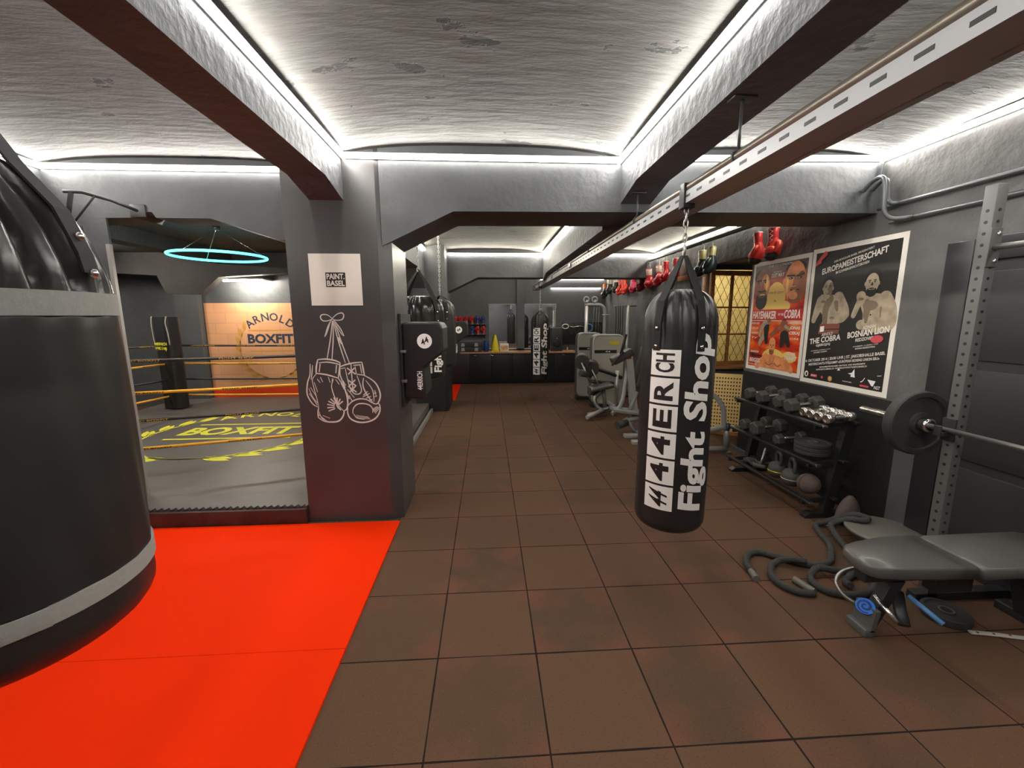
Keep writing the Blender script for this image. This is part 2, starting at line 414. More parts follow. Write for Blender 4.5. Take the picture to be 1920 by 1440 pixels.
_tc = {}
def text(s, w=None, h=None, bold=0.0, shear=0.0, cx=0.0, cy=0.0, rot=0.0, fine=0.0):
    """flat triangles of a word, fitted into w x h and centred"""
    key = (s, bold, shear, fine)
    if key not in _tc:
        cu = bpy.data.curves.new('lettering', 'FONT')
        cu.body = s; cu.offset = bold; cu.shear = shear; cu.resolution_u = 3; cu.size = 1.0
        ob = bpy.data.objects.new('lettering', cu)
        me = bpy.data.meshes.new_from_object(ob)
        bm = bmesh.new(); bm.from_mesh(me)
        bmesh.ops.triangulate(bm, faces=bm.faces[:])
        if fine:
            xs = [v.co.x for v in bm.verts]; L = (max(xs) - min(xs)) * fine
            for _ in range(4):
                es = [e for e in bm.edges if e.calc_length() > L]
                if not es: break
                bmesh.ops.subdivide_edges(bm, edges=es, cuts=1)
                bmesh.ops.triangulate(bm, faces=bm.faces[:])
        bm.verts.index_update()
        _tc[key] = ([(v.co.x, v.co.y) for v in bm.verts], [[v.index for v in f.verts] for f in bm.faces])
        bm.free(); bpy.data.meshes.remove(me); bpy.data.objects.remove(ob); bpy.data.curves.remove(cu)
    vs, fs = _tc[key]
    xs = [v[0] for v in vs]; ys = [v[1] for v in vs]
    x0, x1, y0, y1 = min(xs), max(xs), min(ys), max(ys)
    sy = h / (y1 - y0) if h else w / (x1 - x0)
    sx = w / (x1 - x0) if w else sy
    c, s_ = math.cos(rot), math.sin(rot)
    out = []
    for x, y in vs:
        a, b = (x - (x0 + x1) / 2) * sx, (y - (y0 + y1) / 2) * sy
        out.append((cx + a * c - b * s_, cy + a * s_ + b * c))
    return out, fs

def stroke(pts, wd, n=5):
    """flat ribbon along 2-D points; returns verts, faces"""
    P = [Vector((p[0], p[1])) for p in spline([(*p, 0) for p in pts], n)] if len(pts) > 2 else [Vector(p) for p in pts]
    vs, fs = [], []
    for i, p in enumerate(P):
        t = (P[min(i + 1, len(P) - 1)] - P[max(i - 1, 0)]).normalized()
        k = wd * 0.5 * (0.55 + 0.45 * math.sin(PI * (i + 0.5) / len(P)))
        nn = Vector((-t.y, t.x)) * k
        vs += [tuple(p + nn), tuple(p - nn)]
    for i in range(len(P) - 1):
        fs.append((2 * i, 2 * i + 1, 2 * i + 3, 2 * i + 2))
    return vs, fs

def thing(name, label, cat, loc=(0, 0, 0), rz=0.0, group=None):
    o = bpy.data.objects.new(name, None); C.objects.link(o)
    o.empty_display_size = 0.05
    o.location = loc; o.rotation_euler = (0, 0, rz)
    return tag(o, label, cat, group)
def tag(o, label, cat, group=None):
    o['label'] = label; o['category'] = cat
    if group: o['group'] = group
    return o
def struct(g, name, mats, parent=None):
    o = g.obj(name, mats, parent)
    if not parent: o['kind'] = 'structure'
    return o
def dup(root, loc, rz=None, label=None, rot=None):
    kids = [x for x in bpy.data.objects if x.parent == root]
    r = root.copy(); C.objects.link(r); r.location = loc
    if rz is not None: r.rotation_euler = (0, 0, rz)
    if rot is not None: r.rotation_euler = rot
    if label: r['label'] = label
    for k in kids:
        c = k.copy(); C.objects.link(c); c.parent = r
        for g in [x for x in bpy.data.objects if x.parent == k]:
            d = g.copy(); C.objects.link(d); d.parent = c
    return r

# ------------------------------------------------------------------ the room shell
ZC = 2.90            # springing height of the shallow vaults
XW = 3.18            # right wall
g = G(); g.add([(-7.6, -2.0, 0), (5.2, -2.0, 0), (5.2, 11.4, 0), (-7.6, 11.4, 0)], [(0, 1, 2, 3)]); struct(g, 'floor', 'floor')
g = G(); g.box(XW, XW + .5, -2, 4.95, 0, 3.2); struct(g, 'wall_right', 'rough')
g = G(); g.box(XW, XW + .12, 5.98, 11.3, 0, 3.2); g.box(XW, XW + .5, 4.95, 5.98, 2.42, 3.2); struct(g, 'wall_right_far', 'rough')
g = G(); g.box(-3.7, -3.5, -2, 3.7, 0, 3.2); struct(g, 'wall_left', 'wall')
g = G(); g.box(-3.7, 3.7, -2.2, -2.0, 0, 3.2); struct(g, 'wall_near', 'wall')
g = G(); g.box(-2.6, 3.3, 11.2, 11.4, 0, 3.2); g.box(.78, .98, 11.05, 11.2, .86, 2.98); struct(g, 'wall_far', 'far')
g = G(); g.box(-2.8, -2.6, 8.4, 11.4, 0, 3.2); struct(g, 'wall_left_far', 'far')
# wall with the arched opening to the ring room
g = G(); g.box(-3.5, -3.06, 3.70, 3.72, 0, 2.505); g.prism([(-3.5, 2.50), (-2.83, 2.51), (-2.80, 2.555), (-2.70, 2.555), (-2.67, 2.51), (-2.25, 2.51), (-1.72, 2.345), (-1.50, 2.345), (-1.50, 3.2), (-3.5, 3.2)], 3.70, 3.98, 'y')
struct(g, 'wall_ring', 'wall')
g = G(); g.box(3.176, 3.18, 2.95, 4.95, 0, 1.04); struct(g, 'wall_right_dado', 'dado')
g = G(); g.box(3.176, 3.18, 2.77, 2.95, 0, .86); struct(g, 'wall_right_patch', 'far')
# centre pillar, with a chamfered front corner
g = G(); g.prism([(-1.52, 3.37), (-.832, 3.37), (-.735, 3.41), (-.735, 3.95), (-1.52, 3.95)], 0, 3.2, 'z'); struct(g, 'pillar', 'pillar')
# first cross beam with its haunch at the pillar
g = G(); g.prism([(-.80, 2.25), (-.25, 2.508), (XW, 2.53), (XW, 3.2), (-.80, 3.2)], 3.372, 3.90, 'y'); struct(g, 'cross_beam', 'wall')
# second cross beam and the columns carrying it
g = G(); g.prism([(-.80, 2.13), (-.17, 2.43), (2.05, 2.43), (XW, 2.43), (XW, 3.2), (-.80, 3.2)], 7.95, 8.40, 'y'); struct(g, 'cross_beam', 'wall')
g = G(); g.prism([(-1.30, 7.47), (-.78, 7.47), (-.73, 7.52), (-.73, 8.38), (-1.30, 8.38)], 0, 3.2, 'z'); struct(g, 'pillar', 'wall')
g = G(); g.prism([(-1.304, 7.466), (-.778, 7.466), (-.726, 7.518), (-.726, 8.384), (-1.304, 8.384)], 0, 1.12, 'z'); struct(g, 'pillar_dado', 'dado')
# two long ceiling beams, in both bays, dropping a little where they meet the cross beams
for x0, x1, n in ((-1.32, -1.07, 'l'), (1.05, 1.29, 'r')):
    g = G(); g.prism([(-2, 2.66), (3.03, 2.65), (3.38, 2.575), (3.38, 3.2), (-2, 3.2)], x0, x1, 'x'); struct(g, 'ceiling_beam', 'beam')
    zb = 2.48
    if n == 'l':
        g = G(); g.prism([(3.9, 2.15), (4.5, zb), (6.9, zb), (7.47, 2.2), (7.47, 3.2), (3.9, 3.2)], x0, x1, 'x')
    else:
        g = G(); g.prism([(3.88, zb), (7.55, zb), (7.96, 2.37), (7.96, 3.2), (3.88, 3.2)], x0, x1, 'x')
    struct(g, 'ceiling_beam', 'beam')

def vault(x0, x1, y0, y1, z0, sag, m='ceil', nx=30, ny=20):
    g = G(); vs, fs = [], []
    for j in range(ny + 1):
        for i in range(nx + 1):
            u = 2 * i / nx - 1; v = 2 * j / ny - 1
            z = z0 + sag * (1 - abs(u) ** 3) + 0.03 * (1 - abs(v) ** 6)
            vs.append((x0 + (x1 - x0) * i / nx, y0 + (y1 - y0) * j / ny, z))
    for j in range(ny):
        for i in range(nx):
            a = j * (nx + 1) + i
            fs.append((a, a + 1, a + nx + 2, a + nx + 1))
    g.add(vs, fs, True)
    g.mi = 0
    return struct(g, 'ceiling', m)
vault(-3.5, -1.32, -2, 3.70, 2.905, .06)
vault(-1.07, 1.05, -2, 3.372, 2.905, .07)
vault(1.29, XW, -2, 3.372, 2.93, .06)
vault(-1.07, 1.05, 3.9, 7.95, 2.87, .07)
vault(1.29, XW, 3.9, 7.95, 2.87, .07)
g = G(); g.box(-2.6, XW, 8.4, 11.2, 2.98, 3.1); struct(g, 'ceiling', 'beam')

# recess with the little window in the right wall and the lit cream room behind it
g = G(); g.box(3.95, 4.1, 4.9, 5.98, 0, 2.5); struct(g, 'wall_recess', 'wall')
g = G(); g.box(XW + .12, 3.95, 5.9, 5.98, 0, .93); g.box(XW + .12, 3.95, 5.9, 5.98, 2.36, 3.0); struct(g, 'wall_recess_low', 'wall')
g = G(); g.box(XW + .13, 4.7, 7.4, 7.5, 0, 2.75); struct(g, 'wall_cream', 'cream')
g = G(); g.box(4.7, 4.8, 5.9, 7.5, 0, 2.75); g.box(3.95, 4.8, 5.85, 5.98, 0, 2.75); struct(g, 'wall_cream_side', 'cream')
g = G(); g.box(XW + .12, 4.8, 5.98, 7.5, 2.7, 2.8); struct(g, 'ceiling', 'cream')
t = thing('ceiling_lamp', 'warm lamp in the cream room behind the lattice window', 'lamp', (3.95, 6.65, 2.66))
g = G(); g.lathe([(.14, .04), (.15, 0), (.13, -.03)], 24); g.obj('lamp_base', 'white', t)
g = G(); g.lathe([(.12, -.03), (.11, -.07), (.06, -.10), (.01, -.11)], 24); g.obj('lamp_shade', mat('lamp_glow', (1, .9, .7), emit=((1, .86, .58), 30)), t)

# ring room shell
g = G(); g.box(-7.4, -2.6, 8.36, 8.5, 0, 3.2); struct(g, 'wall_ring_back', 'wall')
g = G(); g.box(-7.4, -7.2, 3.7, 8.5, 0, 3.2); g.box(-7.4, -3.5, 3.7, 3.9, 0, 3.2); struct(g, 'wall_ring_left', 'wall')
g = G(); g.box(-7.4, -1.32, 3.98, 8.5, 2.8, 2.95); struct(g, 'ceiling', 'ceil2')
g = G(); g.prism([(-7.2, 2.30), (-6.55, 2.47), (-5.62, 2.42), (-5.50, 2.12), (-4.95, 2.10), (-4.60, 2.40), (-3.4, 2.47), (-2.6, 2.3), (-2.6, 2.85), (-7.2, 2.85)], 7.62, 7.80, 'y'); struct(g, 'ring_room_beam', 'ceil2')
g = G(); g.box(-5.82, -5.40, 8.22, 8.36, 0, 2.85); struct(g, 'pillar', 'far')
g = G(); g.prism([(4.0, 2.3), (4.7, 2.62), (7.62, 2.62), (7.62, 2.85), (4.0, 2.85)], -4.6, -4.35, 'x'); struct(g, 'ring_room_beam', 'ceil2')
# pale LED profiles on the two edges of the ring opening
g = G(); g.tube(spline([(-1.535, 3.675, .12), (-1.535, 3.675, 2.2), (-1.535, 3.675, 2.80), (-1.56, 3.675, 2.86)], 6), .013, 6); struct(g, 'trim_1', 'profile')
g = G(); g.box(-3.07, -3.04, 3.672, 3.70, .15, 2.3); struct(g, 'trim_2', 'profile')
# maroon step below the ring opening
g = G(); g.box(-3.5, -1.525, 3.325, 3.69, 0, .138, .004); struct(g, 'ring_step', 'maroon')
# low kerb under the ring side in the second bay
g = G(); g.box(-1.05, -1.01, 3.95, 7.47, 0, .06); struct(g, 'baseboard_left', 'profile')
g = G(); g.box(3.155, 3.18, 4.4, 5.2, 0, .05); struct(g, 'baseboard_right', 'wall')
# black door in the right wall behind the rack
g = G(); g.box(3.165, 3.18, .2, 2.76, 0, 2.19); d = struct(g, 'door_1', 'bmetal')
g = G(); g.box(3.135, 3.165, 2.60, 2.76, 0, 2.19, .004); g.box(3.135, 3.165, .2, 2.60, 2.05, 2.19, .004); g.obj('door_frame', 'cabinet', d)
g = G()
for y0, y1 in ((.3, 1.3), (1.36, 2.55)):
    for z0, z1 in ((.1, .7), (.76, 1.36), (1.42, 1.98)): g.box(3.150, 3.165, y0, y1, z0, z1, .004)
g.obj('door_panel', 'bmetal', d)

# ------------------------------------------------------------------ LED strips
def strip(label, p0, p1, n, h=.036, m='led'):
    """p0-p1 along the wall; n = unit vector away from the wall"""
    p0, p1, n = Vector(p0), Vector(p1), Vector(n)
    t = thing('led_strip', label, 'light strip', tuple(p0), group=None)
    d = p1 - p0
    def bx(a0, a1, z0, z1, ends=(0, 1)):
        vs = []
        for e in ends:
            for a in (a0, a1):
                for z in (z0, z1):
                    vs.append(d * e + n * a + Vector((0, 0, z)))
        return vs
    fs = [(0, 1, 3, 2), (4, 6, 7, 5), (0, 4, 5, 1), (2, 3, 7, 6), (0, 2, 6, 4), (1, 5, 7, 3)]
    g = G(); g.add(bx(0, .012, -h / 2, h / 2 + .004), fs); g.add(bx(0, .034, h / 2, h / 2 + .004), fs); g.obj('housing', 'profile', t)
    g = G(); v_ = bx(.012, .032, -h / 2, h / 2 - .001); g.mi = 0
    for f in fs:
        zz = [v_[i].z for i in f]; g.mi = 1 if max(zz) < p0.z - h / 2 + .0005 and max(abs(v_[i].z - v_[f[0]].z) for i in f) < .06 and max(zz) - min(zz) < .031 else 0
        g.add([v_[i] for i in f], [tuple(range(4))])
    g.obj('diffuser', [m, 'leddim'], t)
    return t
ZL = 2.885
strip('white LED strip along the left ceiling beam, nearest the camera', (-1.07, 3.37, ZL), (-1.07, -1.9, ZL), (1, 0, 0))
strip('white LED strip along the right ceiling beam, nearest the camera', (1.05, 3.37, ZL), (1.05, -1.9, ZL), (-1, 0, 0))
strip('white LED strip across the cross beam, between the two near ceiling beams', (-1.04, 3.37, ZL), (1.02, 3.37, ZL), (0, -1, 0))
strip('white LED strip across the cross beam right of the dark rail', (1.29, 3.37, 2.905), (3.15, 3.37, 2.935), (0, -1, 0))
strip('white LED strip along the right wall above the grey conduits', (XW, 3.37, 2.935), (XW, -1.9, 2.935), (-1, 0, 0))
strip('white LED strip above the opening to the boxing ring', (-3.47, 3.70, 2.885), (-1.5, 3.70, 2.885), (0, -1, 0))
strip('white LED strip on the left wall above the big leaning black bag', (-3.5, 3.70, 2.885), (-3.5, -1.9, 2.885), (1, 0, 0))
ZM = 2.84
strip('white LED strip on the second cross beam above the glove shelf', (-.70, 7.95, ZM), (1.02, 7.95, ZM), (0, -1, 0), m='ledfar')
strip('white LED strip on the second cross beam right of the far ceiling beam', (1.30, 7.95, ZM), (3.15, 7.95, ZM), (0, -1, 0), m='ledfar')
strip('white LED strip along the far part of the middle ceiling beam', (1.05, 3.95, ZM), (1.05, 7.93, ZM), (-1, 0, 0), m='ledfar')
strip('white LED strip on the right wall above the row of hanging gloves', (XW, 3.95, ZM), (XW, 7.93, ZM), (-1, 0, 0), m='ledfar')
strip('short white LED strip above the two pillars on the left of the far bay', (-1.07, 4.5, ZM), (-1.07, 7.4, ZM), (1, 0, 0), m='ledfar')
strip('upper white LED strip on the far back wall', (1.42, 11.2, 2.68), (3.10, 11.2, 2.68), (0, -1, 0), m='ledfar')
strip('lower thin white LED strip on the far back wall', (1.70, 11.2, 2.44), (3.02, 11.2, 2.44), (0, -1, 0), h=.028, m='ledfar')
strip('white LED strip on the hidden left side of the left ceiling beam', (-1.32, 3.37, ZL), (-1.32, -1.9, ZL), (-1, 0, 0))  # extra strip out of sight, added to lift the left bay ceiling
strip('white LED strip on the hidden right side of the right ceiling beam', (1.29, 3.37, ZL), (1.29, -1.9, ZL), (1, 0, 0))  # unseen strip added to brighten the right bay and its wall
strip('white LED strip on the hidden back of the second cross beam', (-.70, 8.40, ZM), (3.1, 8.40, ZM), (0, 1, 0), m='ledfar')  # added behind the beam, out of view, to light the far wall
# light in the ring room
t = thing('tube_lamp', 'white tube lamp over the ring, behind the wall above the ring opening', 'lamp', (-2.9, 4.05, 2.62))  # added lamp, hidden by the lintel, brightens the canvas
g = G(); g.box(-1.0, 1.0, -.07, .05, .02, .06); g.obj('lamp_bracket', 'profile', t)
g = G(); g.cyl((-.95, 0, 0), (.95, 0, 0), .02, 12); g.obj('tube', 'tubelamp2', t)
t = thing('tube_lamp', 'white tube lamp on the wall above the orange ring mural', 'lamp', (-4.42, 8.0, 2.37))
g = G(); g.box(-.36, .36, -.02, .36, .02, .05); g.obj('lamp_bracket', 'profile', t)
g = G(); g.cyl((-.34, 0, 0), (.34, 0, 0), .02, 12); g.obj('tube', 'tubelamp', t)
t = thing('tube_lamp', 'white tube lamp on the left part of the ring room ceiling, behind the big bag', 'lamp', (-6.3, 6.3, 2.74))  # added lamp, kept out of view, lights the back wall at the left
g = G(); g.box(-.05, .05, -.62, .62, .02, .06); g.obj('lamp_bracket', 'profile', t)
g = G(); g.cyl((0, -.6, 0), (0, .6, 0), .02, 12); g.obj('tube', 'tubelamp3', t)
t = thing('ring_lamp', 'glowing cyan ring lamp hanging above the boxing ring', 'lamp', (-3.28, 5.49, 2.45))
g = G(); g.ring((0, 0, 0), .51, .0145, 'z', 56, 8); g.obj('light_ring', 'cyan', t)
g = G()
for a in (.3, 2.4, 4.5): g.cyl((.51 * math.cos(a), .51 * math.sin(a), 0), (0, 0, .33), .0025, 5)
g.obj('suspension_wire', 'steel', t)
g = G(); g.cyl((0, 0, .31), (0, 0, .35), .04, 14); g.obj('ceiling_rose', 'bmetal', t)

# ------------------------------------------------------------------ orange floor mats
def matt(label, x0, x1, y0, y1, skew=0.0):
    g = G(); g.prism([(x0, y0 + skew), (x1, y0), (x1, y1), (x0, y1 + skew)], .001, .014, 'z')
    return tag(g.obj('floor_mat', 'orange'), label, 'mat')
matt('big orange-red floor mat nearest the camera', -3.48, -.757, .85, 1.95)
matt('orange-red floor mat running up to the pillar foot and the ring step', -3.48, -.757, 1.953, 3.318)
matt('small corner of orange-red floor mat showing behind the far left column', -2.5, -.69, 8.42, 10.45)

# ------------------------------------------------------------------ boxing ring
ZR = .155
ring = thing('boxing_ring', 'boxing ring with dark canvas, yellow laurel print and black and yellow ropes', 'boxing ring', (0, 0, 0))
g = G()
nx, ny = 50, 40
def cz(x, y):
    f = max(0, 1 - (y - 3.7) / 1.3)
    return ZR + .006 * f * max(0, math.sin((x * 1.1 + y * .75) * 7.3)) ** 6 + .012 * max(0, 1 - abs((x + 1.9) * .52 - (y - 3.72) * .85) * 14) * (1 if y < 4.5 else 0)
vs = [(-5.95 + 4.87 * i / nx, 3.64 + 4.71 * j / ny, 0) for j in range(ny + 1) for i in range(nx + 1)]
vs = [(x, y, cz(x, y) if y > 3.65 else ZR - .002) for x, y, z in vs]
g.add(vs, [(j * (nx + 1) + i, j * (nx + 1) + i + 1, (j + 1) * (nx + 1) + i + 1, (j + 1) * (nx + 1) + i) for j in range(ny) for i in range(nx)], True)
g.obj('canvas', 'canvas', ring)
g = G(); vs = [(-3.05 + 1.52 * i / 24, 3.36 + .30 * j / 6, ZR - .003 + .004 * math.sin(i * 1.7 + j) * (j % 2)) for j in range(7) for i in range(25)]
g.add(vs, [(j * 25 + i, j * 25 + i + 1, j * 25 + i + 26, j * 25 + i + 25) for j in range(6) for i in range(24)], True); g.box(-3.05, -1.53, 3.36, 3.366, .139, ZR - .003); g.obj('canvas_apron', 'canvas', ring)
g = G(); g.box(-5.95, -1.08, 3.985, 8.35, .002, ZR - .012); g.obj('platform', 'canvas', ring)
# print on the canvas
def laurel(g, cx, cy, R, fn, sc=1.0, a0=-100, a1=20, n=9):
    for side in (1, -1):
        pts = []
        for i in range(15):
            a = math.radians(-112 + (150) * i / 14)
            pts.append((cx + side * R * math.cos(a), cy + R * math.sin(a)))
        g.flat(*stroke(pts, .035 * sc), fn)
        for i in range(n):
            a = math.radians(-78 + 112 * i / (n - 1))
            for off, tilt in ((1, .40), (-1, -.40)):
                px, py = cx + side * (R + off * .035 * sc) * math.cos(a), cy + (R + off * .035 * sc) * math.sin(a)
                ta = a + PI / 2 - off * tilt
                dx, dy = side * math.cos(ta), math.sin(ta)
                qx, qy = -dy, dx
                L, W = .34 * sc, .046 * sc
                sh = [(0, 0), (.25, .8), (.5, 1), (.78, .7), (1, 0), (.78, -.55), (.5, -.8), (.25, -.7)]
                g.poly([(px + dx * u * L + qx * v * W, py + dy * u * L + qy * v * W) for u, v in sh], fn)
g = G(); FC = lambda u, v: (u, v, ZR + .0035)
laurel(g, -3.42, 5.72, 1.1, FC)
g.flat(*text('BOXFIT', 1.48, .40, .042, cx=-3.43, cy=5.79), FC)
for y in (6.15, 5.42): g.flat([(-4.2, y - .025), (-2.6, y - .025), (-2.6, y + .025), (-4.2, y + .025)], [(0, 1, 2, 3)], FC)
def arc_text(g, s, cx, cy, R, a0, a1, h, fn, bold=.02):
    for i, ch in enumerate(s):
        a = math.radians(a0 + (a1 - a0) * i / (len(s) - 1))
        g.flat(*text(ch, None, h, bold, cx=cx + R * math.cos(a), cy=cy + R * math.sin(a), rot=a - PI / 2), fn)
arc_text(g, 'ARNOLD', -3.43, 5.72, 1.06, 127, 53, .24, FC)
g.obj('canvas_print', 'prtyel', ring)
g = G(); g.tube([(-3.02 + .0273 * i, 3.352 if i % 2 else 3.372, (ZR + .004) if i % 2 == 0 else .146) for i in range(55)], .006, 6); g.obj('edge_lacing', 'ropeblk', ring)
# ropes
RZ = (1.32, 1.01, .74, .46)
FL, FR, BL, BR = (-5.5, 3.42), (-1.25, 4.78), (-5.42, 7.45), (-1.55, 7.45)
def on(a, b, t, z): return (a[0] + (b[0] - a[0]) * t, a[1] + (b[1] - a[1]) * t, z)
for i, z in enumerate(RZ):
    zb = z - .08
    for a, b, r, za, zc_ in ((FL, FR, .0155, z + .01, z - .015), (BL, BR, .016, zb, zb - .015), (BL, (-5.6, 4.4), .016, zb, z)):
        g = G(); y = i % 2
        g.mi = 0; g.tube([on(a, b, t / 12, za + (zc_ - za) * t / 12 - .01 * math.sin(PI * t / 12)) for t in range(13)], r, 8)
        # lettering wound along the rope
        g.mi = 1
        d = Vector((b[0] - a[0], b[1] - a[1], zc_ - za)); Ln = d.length; d.normalize()
        side = Vector((d.y, -d.x, 0)).normalized()
        if side.y > 0: side = -side
        words = ['ARNOLD BOXFIT', 'FIGHT SHOP', 'ARNOLD BOXFIT', 'FIGHT SHOP', 'ARNOLD BOXFIT']
        if i < 2 or a is FL:
            for k, wd in enumerate(words):
                t0 = (k + .75) / 5.4 * Ln
                base = Vector((a[0], a[1], za - .01 * math.sin(PI * t0 / Ln))) + d * t0
                base.z = za + (zc_ - za) * t0 / Ln - .01 * math.sin(PI * t0 / Ln)
                dd = d if d.x > 0 else -d
                g.flat(*text(wd, .30 if k % 2 else .40, .017, .01), lambda u, v, base=base, dd=dd: base + dd * u + side * (r + .0012) + Vector((0, 0, v)))
        g.obj('rope', ['ropeyel', 'black'] if y else ['ropeblk', 'ropeyel'], ring)
# posts with corner pads
for (x, y), nm in ((BL, 'b'), (FR, 'f')):
    g = G(); g.cyl((x, y, .02), (x, y, 1.62), .045, 16); g.box(x - .14, x + .14, y - .14, y + .14, ZR, ZR + .012); g.obj('corner_post', 'bmetal', ring)
    g = G(Matrix.Translation((x + .02, y - .06, 0)) @ Matrix.Rotation(math.radians(-24), 4, 'Z'))
    g.prism(rrect(.36, .24, .07, 5), .175, 1.28, 'z', smooth=False); pd = g.obj('corner_pad', 'leathergrey', ring)
    g = G(Matrix.Translation((x + .02, y - .06, 0)) @ Matrix.Rotation(math.radians(-24), 4, 'Z'))
    g.prism(rrect(.37, .25, .07, 5), 1.28, 1.72, 'z'); g.obj('pad_top', 'cabinet', pd)
    g = G(Matrix.Translation((x + .02, y - .06, 0)) @ Matrix.Rotation(math.radians(-24), 4, 'Z'))
    g.flat(*text('Fight Shop', .30, .085, .02), lambda u, v: (u, -.128, 1.20 + v))
    g.flat(*text('44ERRICH', .32, .05, .02), lambda u, v: (u, -.128, 1.275 + v)); g.obj('pad_lettering', 'prtyel', pd)
    if nm == 'b':
        for sx in (-1, 1):
            g = G(Matrix.Translation((x + .02, y - .06, 0)) @ Matrix.Rotation(math.radians(-24), 4, 'Z'))
            g.tube(spline([(sx * .19, -.10, 1.26), (sx * .195, -.11, 1.45), (sx * .18, -.12, 1.62), (sx * .19, -.10, 1.73)], 4), .008, 6)
            g.obj('pad_cord', 'palestrip', pd)
g = G(); x = -3.46
g.tube([(x, 4.08, 1.01), (x, 4.07, .74)], .022, 8, flat=.3); g.obj('rope_tie', 'redpad', ring)

# mural on the ring room back wall
mu = thing('wall_mural', 'orange painted wall mural with dark gym lettering and an orange-red base band', 'mural', (0, 8.36, 0))
g = G(); g.box(-5.38, -2.9, -.012, -.001, .36, 1.98); g.obj('painted_field', 'mural', mu)
g = G(); g.box(-5.38, -2.9, -.013, -.001, .156, .36); g.obj('base_band', 'redpad', mu)
FM = lambda u, v: (u, -.0135, v)
g = G(); arc_text(g, 'ARNOLD', -4.19, 1.10, .62, 128, 52, .15, FM); g.flat(*text('BOXFIT', .86, .185, .042, cx=-4.20, cy=1.30), FM); g.obj('lettering', 'navy', mu)
g = G()
for y in (1.46, 1.06): g.flat([(-4.6, y - .014), (-3.8, y - .014), (-3.8, y + .014), (-4.6, y + .014)], [(0, 1, 2, 3)], FM)
laurel(g, -4.19, 1.12, .60, FM, .55); g.obj('laurel', 'gold', mu)

# ------------------------------------------------------------------ hanging webbing bracket left of the ring opening
t = thing('strap_hanger', 'black steel wall bracket with hanging straps above the ring opening', 'strap hanger', (-3.0, 3.70, 2.61))
g = G(); g.tube([(.20, -.005, -.05), (.10, -.12, .0), (-.02, -.22, .03), (-.10, -.28, .02)], .012, 8); g.box(.14, .26, -.012, 0, -.10, 0, .003); g.obj('bracket', 'bmetal', t)
for a, b in (((-.06, -.26, .02), (-.11, -.27, -.19)), ((.03, -.18, .01), (-.07, -.26, -.19))):
    g = G(); g.tube([a, b], .022, 8, flat=.3); g.obj('strap', 'strap', t)
g = G(); g.ball((-.09, -.265, -.20), (.035, .03, .03)); g.obj('knot', 'dull', t)
for x in (-.10, -.03):
    g = G(); g.tube([(x, -.265, -.22), (x + .01, -.265, -.32)], .02, 8, flat=.3); g.obj('strap_end', 'strap', t)

# ------------------------------------------------------------------ wall drawing and card on the pillar
FP = lambda u, v: (u, 3.3685, v)
t = thing('pillar_card', 'white square card with paint shop lettering stuck on the black pillar', 'card', (-1.165, 3.369, 1.995))
g = G(); g.box(-.195, .195, -.004, 0, -.195, .195); g.obj('card', 'paper', t)
g = G(); FQ = lambda u, v: (u, -.0046, v)
g.flat([(-.075, -.055), (.075, -.055), (.075, .055), (-.075, .055)], [(0, 1, 2, 3)], FQ); g.obj('black_field', 'black', t)
g = G(); FQ2 = lambda u, v: (u, -.0052, v)
g.flat(*text('PAINT.', .135, .042, .03, cy=.025), FQ2); g.flat(*text('BASEL', .135, .042, .03, cy=-.026), FQ2); g.obj('lettering', 'paper', t)
# chalk-white drawing of two hanging boxing gloves; pixel sketch coordinates of the drawing, 430 units = 1 m
dr = []
def st(pts, w=7): dr.append((pts, w))
st([(312, 575), (280, 548), (240, 545), (225, 565), (240, 590), (275, 592), (312, 578)]); st([(312, 575), (345, 545), (385, 532), (400, 552), (385, 582), (345, 588), (312, 578)])
st([(310, 578), (290, 610), (268, 655), (246, 715)]); st([(300, 590), (282, 640), (262, 690), (248, 712)], 5); st([(320, 580), (350, 625), (372, 660), (392, 710)]); st([(325, 600), (350, 650), (372, 690), (388, 708)], 5)
st([(312, 590), (290, 720), (252, 885)]); st([(316, 590), (310, 720), (288, 890)]); st([(318, 590), (345, 740), (388, 920)]); st([(330, 610), (370, 760), (420, 925)]); st([(345, 720), (372, 770)], 14)
st([(180, 892), (240, 888), (310, 900), (350, 920)], 9); st([(186, 918), (250, 912), (320, 925), (340, 935)]); st([(180, 892), (165, 950), (160, 1005)], 9); st([(196, 925), (184, 990)]); st([(160, 1000), (240, 1012), (325, 1040)], 9); st([(348, 920), (338, 980), (326, 1040)], 9); st([(320, 935), (310, 1000)])
st([(160, 1005), (128, 1050), (135, 1120), (150, 1200), (160, 1270)], 5); st([(120, 925), (112, 1010), (90, 1070), (78, 1150), (90, 1200), (120, 1250), (158, 1272)], 8); st([(138, 935), (128, 1000), (118, 1050)], 6); st([(95, 1120), (120, 1190), (155, 1240)], 5); st([(108, 1110), (150, 1190)], 4); st([(96, 1160), (150, 1255)], 5)
st([(326, 1042), (360, 1100), (382, 1180), (385, 1250), (370, 1295), (345, 1305)], 9); st([(290, 1045), (272, 1090), (272, 1130), (290, 1200), (320, 1270), (345, 1300)], 6)
st([(158, 1275), (150, 1320), (150, 1360)], 8); st([(148, 1355), (190, 1385), (240, 1395), (300, 1390), (335, 1360), (352, 1320), (350, 1300)], 10); st([(160, 1310), (175, 1360), (215, 1385)], 5); st([(185, 1340), (240, 1365)], 4); st([(150, 1330), (200, 1375)], 5)
for a in range(9):
    an = math.radians(150 + a * 22); st([(300 + 18 * math.cos(an), 1270 + 30 * math.sin(an)), (292 + 68 * math.cos(an), 1268 + 74 * math.sin(an))], 8)
